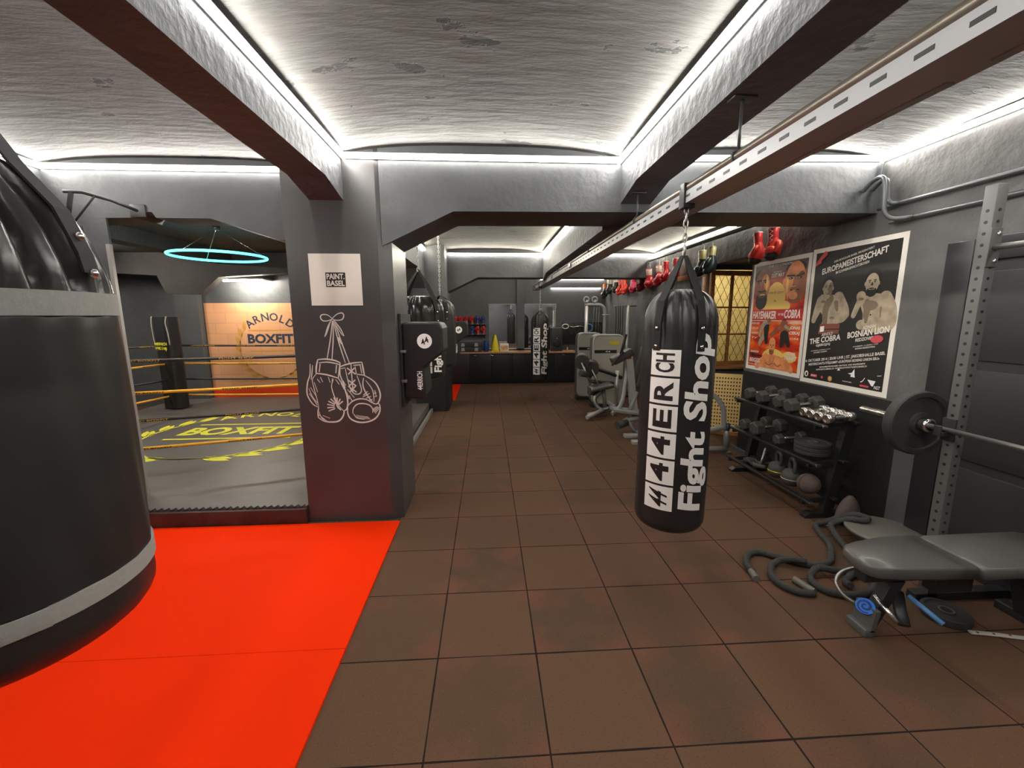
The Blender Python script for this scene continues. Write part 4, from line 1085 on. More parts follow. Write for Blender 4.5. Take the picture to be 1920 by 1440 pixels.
# ------------------------------------------------------------------ dumbbell rack
XF, XB = 2.70, 3.06
t = thing('dumbbell_rack', 'black three-tier dumbbell rack standing under the two posters', 'rack', (0, 0, 0))
for y in (3.19, 4.27):
    g = G(); g.prism([(2.835, .03), (2.925, .03), (3.05, .83), (2.965, .83)], y - .03, y + .03, 'y'); g.obj('upright', 'rackblk', t)
    g = G(); g.prism([(2.685, 0), (3.09, 0), (3.09, .035), (2.73, .045), (2.685, .02)], y - .035, y + .035, 'y'); g.obj('foot', 'rackblk', t)
    for z, xa, xb in ((.83, 2.70, 3.04), (.50, 2.68, 3.00), (.17, 2.66, 2.95)):
        g = G(); g.prism([(xa, z - .05), (xb, z - .03), (xb, z + .012), (xa, z - .012)], y - .012, y + .012, 'y'); g.obj('bracket', 'rackblk', t)
for z, xa, xb in ((.83, 2.72, 3.00), (.50, 2.70, 2.94), (.17, 2.68, 2.90)):
    for x, dz in ((xa, 0), (xb, .02)):
        g = G(); g.box(x - .02, x + .025, 3.11, 4.33, z + dz - .022, z + dz, .004); rl = g.obj('shelf_rail', 'rackblk', t)
        if x == xa:
            g = G(); g.box(x - .019, x + .024, 3.102, 3.11, z + dz - .021, z + dz - .001, .003); g.obj('rail_cap', 'steel', rl)
def dumbbell(label, x, y, z, size, chrome=False, pitch=5, group=None):
    key = ('db', chrome, size)
    if key not in protos:
        t = thing('dumbbell', label, 'dumbbell', (x, y, z), 0, group)
        hl, hr, gap = (.080 * size, .062 * size, .074) if not chrome else (.065, .039, .055)
        for s_ in (-1, 1):
            g = G(); n = 6 if not chrome else 24
            a0, a1 = gap * s_, (gap + hl) * s_
            ring_ = lambda xx, r: [(xx, r * math.cos(2 * PI * (k + .5) / n), r * math.sin(2 * PI * (k + .5) / n)) for k in range(n)]
            L_ = [(a0, hr * .80), (a0 + (a1 - a0) * .12, hr), (a0 + (a1 - a0) * .84, hr), (a1, hr * .78)] if not chrome else [(a0, hr * .8), (a0 + .004 * s_, hr), (a1 - .004 * s_, hr), (a1, hr * .86), (a1, hr * .7), (a1 - .003 * s_, hr * .6)]
            vs = []
            for xx, r in L_: vs += ring_(xx, r)
            fs = [(i * n + k, i * n + (k + 1) % n, (i + 1) * n + (k + 1) % n, (i + 1) * n + k) for i in range(len(L_) - 1) for k in range(n)]
            fs += [tuple(range(n)), tuple(range((len(L_) - 1) * n, len(L_) * n))]
            g.add(vs, fs, chrome); g.obj('head', 'hexrub' if not chrome else 'steel', t)
        g = G(); g.tube([(-gap, 0, 0), (-gap * .6, 0, 0), (0, 0, 0), (gap * .6, 0, 0), (gap, 0, 0)], [.015, .0155, .0175, .0155, .015], 14); g.obj('handle', 'steel', t)
        protos[key] = t
    else:
        t = dup(protos[key], (x, y, z), label=label)
    t.rotation_euler = (0, math.radians(-pitch), 0)
    return t
GR = 'dumbbells on the rack'
for i, (y, s_) in enumerate(((4.14, 1.0), (3.945, 1.05), (3.70, 1.0), (3.535, 1.1))):
    dumbbell('hexagonal grey dumbbell on the top tier of the rack, %s from the lattice window' % wds[i], 2.87, y, .912, s_, group=GR)
for i, y in enumerate((3.405, 3.32, 3.235, 3.145)):
    dumbbell('small chrome dumbbell on the top tier of the rack, %s from the hexagonal ones' % wds[i], 2.87, y, .884, 1, True, group='chrome dumbbells on the rack')
for i, (y, s_) in enumerate(((4.10, 1.0), (3.90, 1.2))):
    dumbbell(('left' if i == 0 else 'large right') + ' grey hexagonal dumbbell of the far pair on the middle tier', 2.82, y, .59 + i * .012, s_, group=GR)
dumbbell('small grey hexagonal dumbbell on the middle tier beside the stacked plates', 2.82, 3.60, .575, .85, group=GR)
def plate(label, loc, R, th, cat='weight plate', rot=None, m='rubber'):
    t = thing('weight_plate', label, cat, loc)
    prof = [(.026, 0), (R * .34, 0), (R * .36, th * .18), (R * .80, th * .18), (R * .83, 0), (R * .97, 0), (R, th * .12), (R, th * .88), (R * .97, th), (R * .83, th), (R * .80, th * .8), (R * .36, th * .8), (R * .34, th), (.026, th)]
    g = G(); vs, fs = [], []; n = 48
    for r, z in prof:
        for j in range(n): vs.append((r * math.cos(2 * PI * j / n), r * math.sin(2 * PI * j / n), z))
    k = len(prof)
    for i in range(k):
        for j in range(n): fs.append((i * n + j, i * n + (j + 1) % n, ((i + 1) % k) * n + (j + 1) % n, ((i + 1) % k) * n + j))
    g.add(vs, fs, False); g.obj('disc', m, t)
    g = G(); vs = []
    for z in (0, th):
        for r in (.026, .036):
            for j in range(24): vs.append((r * math.cos(2 * PI * j / 24), r * math.sin(2 * PI * j / 24), z + (.001 if z else -.001)))
    fs = [(a + j, a + (j + 1) % 24, b + (j + 1) % 24, b + j) for a, b in ((0, 24), (24, 72), (72, 48), (48, 0)) for j in range(24)]
    g.add(vs, fs); g.obj('hub_ring', 'dull', t)
    if rot: t.rotation_euler = rot
    return t
for i, nm in enumerate(('bottom', 'middle', 'top')):
    plate('round black weight plate, %s of the stack on the middle tier of the rack' % nm, (2.83, 3.34, .523 + i * .034), .135, .032, m='rubber')
# kettlebells and small gear on the lowest tier
def kettlebell(label, x, y, r, band, rz=0, ball=False):
    t = thing('kettlebell', label, 'kettlebell', (x, y, .175), math.radians(rz))
    g = G(); g.lathe([(r * .6, 0), (r * .72, .004), (r * .95, r * .45), (r, r * .85), (r * .93, r * 1.25), (r * .7, r * 1.6), (r * .3, r * 1.78), (.005, r * 1.8)], 28); g.obj('body', 'hexrub', t)
    h = r * 1.45
    g = G(); g.tube(spline([(-r * .62, 0, h), (-r * .80, 0, h + r * .75), (-r * .62, 0, h + r * 1.25), (0, 0, h + r * 1.36), (r * .62, 0, h + r * 1.25), (r * .80, 0, h + r * .75), (r * .62, 0, h)], 5), .0155, 10); g.obj('handle', 'hexrub', t)
    g = G(); g.lathe([(r * .985, r * .72), (r * 1.012, r * .73), (r * 1.012, r * .80), (r * .985, r * .81)], 28, smooth=False); g.obj('band', band, t)
kettlebell('kettlebell with a yellow ring on the lowest tier of the dumbbell rack', 2.78, 3.66, .085, 'yellow', 70)
kettlebell('kettlebell with a pale ring on the lowest tier of the dumbbell rack', 2.77, 3.465, .085, 'palestrip', 70)
t = thing('medicine_ball', 'brownish ball at the near end of the lowest rack tier', 'ball', (2.77, 3.262, .268))
g = G(); g.ball((0, 0, 0), .088, 24, 16); g.obj('ball_shell', 'brown', t)
g = G(); g.ring((0, 0, 0), .0885, .002, 'y', 32, 5); g.obj('seam', 'black', t)
t = thing('rowing_handle', 'triangular grey cable handle lying on the far end of the lowest rack tier', 'handle', (2.80, 3.86, .18), .4)
g = G(); g.tube([(-.09, 0, .05), (0, .02, .20), (.09, 0, .05)], .012, 8); g.obj('frame', 'dull', t)
for x in (-.09, .09):
    g = G(); g.cyl((x, -.06, .045), (x, .07, .03), .02, 12); g.obj('grip', 'hexrub', t)
g = G(); g.prism([(-.07, .06), (.07, .06), (.02, .18), (-.02, .18)], .0, .02, 'y'); g.obj('plate', 'hexrub', t)
for i, (y, nm) in enumerate(((4.10, 'left'), (3.99, 'right'))):
    plate('tiny grey weight plate on the far end of the lowest rack tier, the %s one' % nm, (2.79, y, .176), .062, .022, m='hexrub')

# ------------------------------------------------------------------ power rack, barbell
t = thing('power_rack', 'tall perforated black power rack upright carrying the barbell', 'power rack', (2.66, 2.145, 0))
for dy in (0, -1.12):
    g = G(); g.box(-.03, .03, dy - .03, dy + .03, 0, 2.38, .003); up = g.obj('upright', 'gmetal', t)
    if dy == 0:
        g = G()
        for k in range(36):
            z = .22 + k * .058
            g.prism(ell(0, z, .0085, .0085, 10), -.0312, -.0301, 'x', M=None)
        s_ = g.obj('pin_holes', 'black', up); s_['kind'] = 'stuff'
        g = G()
        for k in range(36): g.prism(ell(0, .22 + k * .058, .0085, .0085, 10), -.0312, -.0301, 'y')
        s_ = g.obj('front_pin_holes', 'black', up); s_['kind'] = 'stuff'
    g = G(); g.box(-.10, .50, dy - .03, dy + .03, 0, .05, .003); g.obj('foot_beam', 'bmetal', t)
    g = G(); g.box(-.045, -.031, dy - .034, dy + .034, 1.00, 1.13, .003); g.box(-.10, -.045, dy - .02, dy + .02, 1.03, 1.055, .003); g.box(-.11, -.10, dy - .02, dy + .02, 1.03, 1.09, .003); g.obj('bar_hook', 'bmetal', t)
g = G(); g.cyl((0, -.03, 2.06), (0, -1.09, 2.06), .016, 14); g.obj('cross_bar', 'dull', t)
g = G(); g.box(-.032, .032, -.036, -.03, 1.96, 2.16, .002); pl = g.obj('flange_plate', 'gmetal', t)
for z in (1.99, 2.13):
    g = G(); g.ball((.01, -.038, z), (.012, .008, .012), 10, 6); g.obj('bolt', 'steel', pl)
t = thing('barbell', 'long steel barbell resting on the power rack hooks', 'barbell', (2.588, 2.2, 1.069))
g = G(); g.cyl((0, -1.3, 0), (0, .02, 0), .014, 14); g.obj('shaft', 'dull', t)
g = G(); g.cyl((0, .045, 0), (0, .46, 0), .025, 20); g.obj('sleeve', 'steel', t)
g = G(); g.lathe([(.03, -.02), (.04, -.015), (.042, .0), (.036, .018), (.042, .03), (.03, .035)], 22, M=Matrix.Translation((0, .03, 0)) @ Matrix.Rotation(-PI / 2, 4, 'X')); g.obj('collar', 'steel', t)
plate('big black rubber weight plate on the barbell end, left of the power rack', (2.588, 2.325, 1.069), .195, .062, rot=(PI / 2, 0, 0))

# ------------------------------------------------------------------ bench
t = thing('weight_bench', 'black padded adjustable weight bench in the right foreground', 'bench', (0, 0, 0))
def pad(g, outline, z0, z1, r=.022, M=None):
    n = len(outline); cx = sum(p[0] for p in outline) / n; cy = sum(p[1] for p in outline) / n
    lv = [(1 - .06, z0), (1, z0 + r * .6), (1, z1 - r), (.985, z1 - r * .4), (.955, z1)]
    vs, fs = [], []
    for s_, z in lv:
        for x, y in outline: vs.append((cx + (x - cx) * s_, cy + (y - cy) * s_, z))
    for i in range(len(lv) - 1):
        for j in range(n): fs.append((i * n + j, i * n + (j + 1) % n, (i + 1) * n + (j + 1) % n, (i + 1) * n + j))
    fs += [tuple(range(n))[::-1], tuple(range((len(lv) - 1) * n, len(lv) * n))]
    g.add(vs, fs, True, M)
seat = [(1.925, 1.862), (1.935, 1.835), (1.965, 1.805), (2.05, 1.79), (2.25, 1.775), (2.462, 1.77), (2.475, 1.785), (2.475, 2.085), (2.462, 2.10), (2.25, 2.095), (2.05, 2.055), (1.965, 2.025), (1.935, 1.985), (1.922, 1.93)]
g = G(); pad(g, seat, .385, .452); g.obj('seat_pad', 'pad', t)
g = G(); back = [(2.492, 1.785), (2.50, 1.77), (3.10, 1.765), (3.14, 1.80), (3.14, 2.08), (3.10, 2.105), (2.50, 2.10), (2.492, 2.085)]
pad(g, back, .375, .448); g.obj('back_pad', 'pad', t)
g = G(); g.box(1.99, 3.02, 1.90, 1.97, .30, .368, .006); g.obj('main_beam', 'bmetal', t)
g = G(); g.prism([(2.035, .04), (2.095, .04), (2.22, .30), (2.15, .30)], 1.895, 1.955, 'y'); g.obj('front_leg', 'bmetal', t)
g = G(); g.box(2.0, 2.06, 1.865, 1.99, 0, .045, .006); g.obj('front_foot', 'gmetal', t)
g = G(); g.prism([(2.03, .03), (2.055, .03), (2.075, .15), (2.045, .15)], 1.865, 1.985, 'y'); g.obj('gusset_plate', 'gmetal', t)
g = G(); g.box(2.98, 3.04, 1.74, 2.05, 0, .05, .006); g.obj('rear_foot', 'bmetal', t)
g = G(); g.prism([(2.90, .30), (2.97, .30), (3.04, .04), (2.98, .04)], 1.90, 1.96, 'y'); g.obj('rear_leg', 'bmetal', t)
g = G(); g.tube(spline([(2.12, 2.08, .27), (2.02, 2.07, .25), (1.975, 2.05, .20), (1.99, 2.0, .15), (2.05, 1.95, .12)], 5), .011, 8); g.obj('foot_handle', 'dull', t)
g = G(); g.tube([(2.09, 1.93, .20), (2.10, 1.80, .14)], .014, 10); g.obj('pop_pin', 'steel', t)
g = G(); g.tube([(2.22, 1.93, .22), (2.17, 1.86, .17), (2.14, 1.80, .12)], .028, 8, flat=.6); ad = g.obj('adjuster_arm', 'bmetal', t)
g = G(); g.cyl((2.235, 1.885, .225), (2.285, 1.745, .165), .0125, 12); g.obj('blue_grip', 'bluepale', t)
Md = Matrix.Translation((2.045, 1.925, .135)) @ Matrix.Rotation(math.radians(-38), 4, 'Y') @ Matrix.Rotation(math.radians(22), 4, 'X')
g = G(Md); g.prism(ell(0, 0, .042, .042, 28), .012, .02, 'z'); en = g.obj('end_cap', 'bluepl', t)
g = G(Md); g.flat(*stroke([(.008 * k / 6 * math.cos(k * .62), .0072 * k / 6 * math.sin(k * .62)) if False else ((.006 + .0016 * k) * math.cos(k * .55), (.006 + .0016 * k) * math.sin(k * .55)) for k in range(20)], .012), lambda u, v: (u, v, .0207)); g.obj('cap_spiral', 'bluedk', en)
g = G(); g.box(2.40, 2.62, 1.90, 1.97, .22, .30, .006); g.obj('hinge_block', 'bmetal', t)
plate('black weight plate lying on the floor under the bench', (2.60, 1.985, .002), .11, .045)
t = thing('floor_strip', 'pale strip with dark screw holes on the floor under the bench', 'strip', (0, 0, 0))
g = G(); g.tube(spline([(2.60, 1.86, .008), (2.70, 1.84, .008), (2.85, 1.80, .008), (3.1, 1.74, .008)], 4), .016, 8, flat=.35); g.obj('strip_body', 'palestrip', t)
for k in range(5):
    g = G(); x = 2.63 + k * .075; g.prism(ell(x, 1.856 - .2 * (x - 2.6) , .006, .006, 10), .0125, .0145, 'z'); g.obj('screw_hole', 'lead', t)

# battle rope and things at the rack foot
g = G()
P = [(1.745, 2.43, .022), (1.765, 2.525, .022), (1.83, 2.62, .022), (1.93, 2.66, .022), (2.01, 2.61, .022), (2.10, 2.535, .022), (2.22, 2.475, .022), (2.35, 2.51, .022), (2.44, 2.60, .025), (2.53, 2.72, .025), (2.58, 2.86, .025), (2.64, 2.99, .03), (2.73, 3.01, .04), (2.82, 2.985, .09), (2.89, 2.92, .15), (2.92, 2.84, .16), (2.86, 2.80, .16), (2.78, 2.85, .15), (2.70, 2.91, .08), (2.66, 2.83, .05), (2.62, 2.70, .03), (2.56, 2.56, .025), (2.44, 2.42, .025), (2.30, 2.38, .04), (2.17, 2.40, .055), (2.07, 2.33, .025), (2.08, 2.22, .022), (2.20, 2.17, .022), (2.36, 2.20, .022), (2.46, 2.30, .022), (2.40, 2.36, .03), (2.28, 2.30, .022), (2.24, 2.22, .05)]
S_ = spline(P, 7)
rr = [.0215 + .0015 * math.sin(i * 1.9) for i in range(len(S_))]
g.tube(S_, rr, 10); tag(g.obj('battle_rope', 'battle'), 'thick black battle rope tangled on the floor in front of the bench', 'rope')
bro = bpy.data.objects['battle_rope']
g = G(); g.tube(spline([(1.925, 2.50, .022), (1.85, 2.40, .022), (1.84, 2.30, .022), (1.90, 2.22, .022), (1.99, 2.20, .022)], 6), .021, 10); g.tube(spline([(1.925, 2.50, .022), (1.99, 2.53, .03), (2.06, 2.50, .06), (2.14, 2.46, .066)], 6), .021, 10); g.obj('rope_loop', 'battle', bro)
for a, b in (((1.742, 2.44, .022), (1.725, 2.36, .022)), ((1.965, 2.34, .022), (2.0, 2.21, .022))):
    g = G(); n = 9; v0, v1 = Vector(a), Vector(b)
    g.tube([v0 + (v1 - v0) * (i / (2 * n)) for i in range(2 * n + 1)], [.0205 if i % 2 else .0225 for i in range(2 * n + 1)], 12); g.obj('rope_grip', 'disc', bro)
t = thing('balance_board', 'round grey balance platform on the floor behind the bench', 'balance board', (2.94, 2.70, 0))
t.scale = (.8, .8, .8)
g = G(); g.lathe([(.29, .135), (.31, .14), (.31, .16), (.295, .168), (.02, .168)], 48); g.obj('deck', 'disc', t)
g = G(); g.lathe([(.05, .0), (.14, .012), (.22, .05), (.27, .10), (.285, .134)], 40); g.obj('dome', 'hexrub', t)
t = thing('cloth_pouch', 'brownish cloth pouch slumped against the near foot of the dumbbell rack', 'pouch', (2.95, 3.045, .0))
g = G(); g.ball((0, 0, .11), (.10, .055, .14), 18, 12, fn=lambda p: (p[0] * (1.25 - p[2] * 2.6) + .05 * p[2], p[1], max(.0, p[2]))); g.obj('bag_body', 'brown', t)
g = G(); g.tube(spline([(-.08, -.03, .05), (-.16, -.05, .02), (-.22, -.02, .015), (-.16, .02, .02)], 4), .012, 6, flat=.5); g.obj('strap', 'palestrip', t)

# ------------------------------------------------------------------ machines along the right side
def tubes(t, name, m, r, *paths, n=10, sp=True):
    for p in paths:
        g = G(); g.tube(spline(p, 5) if sp and len(p) > 2 else p, r, n); g.obj(name, m, t)
# plate loaded frame right of the middle bag
t = thing('plate_loaded_machine', 'grey tubular training machine in front of the yellow perforated panel', 'machine', (0, 0, 0))
tubes(t, 'base_tube', 'silver', .034, [(2.40, 4.90, .055), (3.0, 4.86, .055)])
tubes(t, 'base_tube', 'silver', .034, [(2.46, 4.92, .055), (2.50, 5.35, .055)])
tubes(t, 'hoop_tube', 'tubegrey', .030, [(2.42, 5.0, .83), (2.62, 4.95, .81), (2.80, 4.90, .73), (2.905, 4.87, .58), (2.925, 4.86, .42), (2.935, 4.86, .30)])
tubes(t, 'post', 'tubegrey', .034, [(2.985, 4.86, .08), (2.965, 4.86, .33)])
tubes(t, 'cross_tube', 'silver', .036, [(2.42, 4.92, .22), (2.95, 4.86, .34)])
tubes(t, 'plate_peg', 'dull', .024, [(2.96, 4.84, .345), (3.14, 4.80, .345)])
g = G(); g.cyl((2.95, 4.85, .345), (2.985, 4.84, .345), .05, 18); g.obj('collar', 'bmetal', t)
g = G(); g.box(2.96, 3.04, 4.82, 4.90, 0, .022, .004); g.obj('rubber_foot', 'dull', t)
g = G(); g.box(2.40, 2.68, 5.05, 5.35, .44, .50, .02); g.obj('seat_pad', 'pad', t)
tubes(t, 'seat_post', 'tubegrey', .03, [(2.54, 5.2, .44), (2.50, 5.2, .07)])
tubes(t, 'handle', 'dull', .016, [(2.62, 4.98, .47), (2.78, 4.96, .47)])
# incline machine with silver post, left of the middle bag
t = thing('incline_bench_machine', 'silver post training bench with grey pads just left of the middle heavy bag', 'machine', (0, 0, 0))
g = G(); g.prism([(-.05, -.035), (.05, -.035), (.05, .035), (-.05, .035)], 0, 1.08, 'z', M=Matrix.Translation((2.20, 5.95, .12)) @ Matrix.Rotation(math.radians(-8), 4, 'Y')); po = g.obj('post', 'silver', t)
g = G(); g.box(-.028, .028, -.037, -.0355, .98, 1.04, M=Matrix.Translation((2.20, 5.95, .12)) @ Matrix.Rotation(math.radians(-8), 4, 'Y')); g.obj('red_label', 'red', po)
tubes(t, 'base_tube', 'tubegrey', .035, [(1.95, 5.75, .20), (2.35, 5.9, .24), (2.7, 6.1, .25)])
g = G(Matrix.Translation((1.98, 5.90, .33)) @ Matrix.Rotation(math.radians(8), 4, 'Y')); g.box(-.16, .34, -.12, .12, -.03, .03, .02); g.obj('low_pad', 'tubegrey', t)
tubes(t, 'strut', 'tubegrey', .028, [(2.0, 5.8, .24), (2.12, 5.72, .05)]); tubes(t, 'strut', 'tubegrey', .03, [(2.20, 5.93, .60), (2.06, 5.85, .30)])
g = G(); g.cyl((1.84, 5.68, .16), (2.0, 5.76, .18), .055, 18); g.obj('foot_roller', 'hexrub', t)
for y, z in ((5.62, .02), (5.30, .02)):
    g = G(); g.box(1.93, 2.12, y - .05, y + .05, .0, .05, .006); g.obj('foot_plate', 'silver', t)
tubes(t, 'runner', 'tubegrey', .026, [(2.12, 5.25, .045), (2.16, 5.95, .06)])
g = G(Matrix.Translation((1.98, 6.0, 1.12)) @ Matrix.Rotation(math.radians(-28), 4, 'Y')); g.box(-.17, .16, -.10, .10, -.05, .06, .03); g.obj('arm_pad', 'hexrub', t)
tubes(t, 'grip', 'rubber', .020, [(1.93, 5.92, 1.16), (2.0, 5.92, 1.45)]); tubes(t, 'grip', 'rubber', .016, [(1.80, 5.90, 1.00), (1.96, 5.90, 1.20)])
g = G(Matrix.Translation((2.30, 6.02, .98)) @ Matrix.Rotation(math.radians(14), 4, 'Y')); g.box(-.06, .10, -.14, .14, -.32, .28, .03); g.obj('back_pad', 'hexrub', t)
tubes(t, 'bent_tube', 'tubegrey', .032, [(2.06, 6.0, .95), (2.02, 5.95, .70), (1.98, 5.9, .50), (1.90, 5.85, .36), (1.80, 5.82, .30)])
# two selectorised machines
def sel_machine(label, x, y, w_, seed):
    t = thing('weight_machine', label, 'machine', (x, y, 0))
    g = G(); g.rprism(w_, 1.32, .12, 0, .20, 'y', 6, c=(0, .72)); sh = g.obj('rear_shroud', 'gmetal', t)
    g = G(); g.rprism(w_ - .05, 1.26, .10, -.03, 0, 'y', 6, c=(0, .715)); fr = g.obj('front_shroud', 'shroud', t)
    g = G()
    o_ = rrect(w_ - .03, 1.29, .11, 6, (0, .718)); g.tube([(u, -.005, v) for u, v in o_], .016, 8, closed=True); g.obj('rim', 'silver', t)
    g = G(); g.box(-w_ * .45, w_ * .25, -.033, -.0305, 1.03, 1.09); lb = g.obj('label_strip', 'black', fr)
    g = G(); g.flat(*text('44', .10, .03, .02, cx=-.02, cy=1.06), lambda u, v: (u, -.0335, v)); g.obj('strip_lettering', 'white', lb)
    if seed: 
        g = G(); g.box(.02, .19, -.033, -.0305, 1.19, 1.25); g.obj('yellow_badge', 'yellow', fr)
    g = G(); g.box(-.02, .04, -.45, -.03, .08, .14, .01); g.obj('base_beam', 'silver', t)
    g = G(); g.box(-w_ / 2, w_ / 2, -.02, .18, 0, .08, .01); g.obj('base_foot', 'bmetal', t)
    return t
t = sel_machine('front silver weight machine with yellow badge left of the middle heavy bag', 2.24, 7.60, .60, 1)
def add_seat(t, x, y):
    g = G(Matrix.Translation((x, y, .50)) @ Matrix.Rotation(math.radians(-12), 4, 'Y')); g.box(-.20, .20, -.17, .17, -.035, .035, .03); g.obj('seat_pad', 'pad', t)
    tubes(t, 'seat_post', 'tubegrey', .035, [(x + .05, y, .48), (x + .1, y, .12)])
    tubes(t, 'frame_tube', 'tubegrey', .032, [(x - .25, y - .15, .05), (x + .15, y, .08), (x + .3, y + .3, .10)])
add_seat(t, -.30, -.62)
for dx, dz in ((-.62, .92), (-.44, .80)):
    g = G(); g.cyl((dx, -.55, dz), (dx + .06, -.30, dz + .02), .125, 24); rl = g.obj('roller_pad', 'hexrub', t)
    tubes(t, 'roller_arm', 'dull', .02, [(dx, -.56, dz), (dx + .14, -.62, dz - .34)], sp=False)
for dx, z in ((-.66, .74), (-.50, .42)):
    g = G(); g.cyl((dx, -.62, z), (dx + .20, -.56, z - .04), .055, 18); g.obj('ankle_roller', 'hexrub', t)
tubes(t, 'lever_arm', 'bmetal', .034, [(-.36, -.40, .80), (-.05, -.42, .70), (.14, -.40, .62)], [(-.40, -.40, .56), (0, -.40, .52)])
tubes(t, 'frame_curve', 'dull', .036, [(-.30, -.66, .42), (-.42, -.70, .30), (-.34, -.75, .14), (-.18, -.78, .16)])
tubes(t, 'foot_tube', 'silver', .036, [(-.62, -1.02, .06), (-.20, -.70, .14)])
g = G(); g.cyl((.05, -.42, .10), (.05, -.42, .75), .03, 14); g.obj('column', 'silver', t)
t = sel_machine('rear silver weight machine half hidden behind the one with the yellow badge', 2.08, 8.35, .52, 0)
tubes(t, 'lever_arm', 'bmetal', .03, [(-.30, -.2, .95), (.0, -.1, .80)])
# cable tower
t = thing('cable_tower', 'silver cable tower with curved top behind the weight machines', 'machine', (0, 0, 0))
tubes(t, 'upright', 'silver', .038, [(2.14, 8.98, .0), (2.14, 8.98, 1.93)]); tubes(t, 'top_tube', 'tubegrey', .040, [(2.10, 8.98, 1.95), (2.30, 8.98, 1.95), (2.44, 8.98, 1.94), (2.525, 8.98, 1.86), (2.545, 8.98, 1.70), (2.545, 8.98, 1.2), (2.545, 8.98, 0)])
for x in (2.12, 2.30):
    g = G(); g.ring((x, 8.94, 2.06), .055, .016, 'y', 24, 8); pu = g.obj('pulley', 'tubegrey', t)
    tubes(t, 'pulley_bracket', 'tubegrey', .014, [(x, 8.96, 1.95), (x + .02, 8.96, 2.06)])
for x, x2 in ((2.30, 2.26), (2.36, 2.33), (2.41, 2.40)): tubes(t, 'cable', 'gmetal', .006, [(x, 8.96, 1.93), (x2, 8.96, 1.0)])
tubes(t, 'hook_arm', 'silver', .010, [(2.48, 8.95, 1.74), (2.66, 8.95, 1.74)])
g = G(); g.box(2.0, 2.7, 8.9, 9.2, 0, .05, .01); g.obj('base', 'bmetal', t)
t = thing('cable_column', 'slim silver column with hanging black cables left of the middle heavy bag', 'machine', (0, 0, 0))
tubes(t, 'column_post', 'silver', .038, [(2.93, 8.6, .0), (2.93, 8.6, 1.93)]); g = G(); g.box(2.62, 3.10, 8.58, 8.64, 1.90, 1.93, .004); g.obj('top_bar', 'tubegrey', t)
for x in (2.66, 2.71, 2.75, 2.80): tubes(t, 'cable', 'rubber', .009, [(x, 8.58, 1.90), (x + .01, 8.57, 1.5), (x, 8.58, 1.15)])
g = G(); g.box(2.6, 3.1, 8.5, 8.7, 0, .05, .01); g.obj('base', 'bmetal', t)
# attachments on hooks beside the cable tower
t = thing('attachment_board', 'black board of hooks on the far wall right of the loudspeaker', 'rack', (2.55, 11.19, 1.2))
g = G(); g.box(-.55, .55, -.012, 0, -.25, .35, .003); g.obj('board', 'cabinet', t)
for k in range(7):
    g = G(); g.cyl((-.46 + k * .15, -.012, .27), (-.46 + k * .15, -.034, .29), .006, 8); g.obj('hook', 'steel', t)
def loop(label, name, cat, x, z, r, m, rr_=.012, sq=1.0):
    g = G(); g.tube([(x + r * math.cos(2 * PI * k / 24), 11.135, z - r * sq + r * sq * math.sin(2 * PI * k / 24)) for k in range(24)], rr_, 8, closed=True)
    return tag(g.obj(name, m), label, cat)
loop('white oval cable handle hanging beside the loudspeaker on the far wall', 'pull_loop', 'handle', 2.09, 1.50, .085, 'white', .012, .7)
loop('blue ring handle hanging on the far wall behind the cable tower', 'exercise_ring', 'ring', 2.725, 1.50, .10, 'bluepale', .015, 1.0)
for i, (x, s_) in enumerate(((2.24, 'first'), (2.39, 'second'), (2.535, 'third'), (2.99, 'fourth'))):
    loop('black rope attachment hanging on the far wall hooks, %s from the left' % s_, 'rope_attachment', 'rope', x, 1.49, .055, 'rubber', .016, 2.4)
g = G(); g.tube(spline([(2.16, 11.10, 1.47), (2.3, 11.10, 1.42), (2.45, 11.10, 1.45), (2.6, 11.10, 1.42)], 6), [.008 + .005 * (i % 2) for i in range(19)], 6); tag(g.obj('hanging_chain', 'steel'), 'thin steel chain draped along the hooks on the far wall', 'chain')

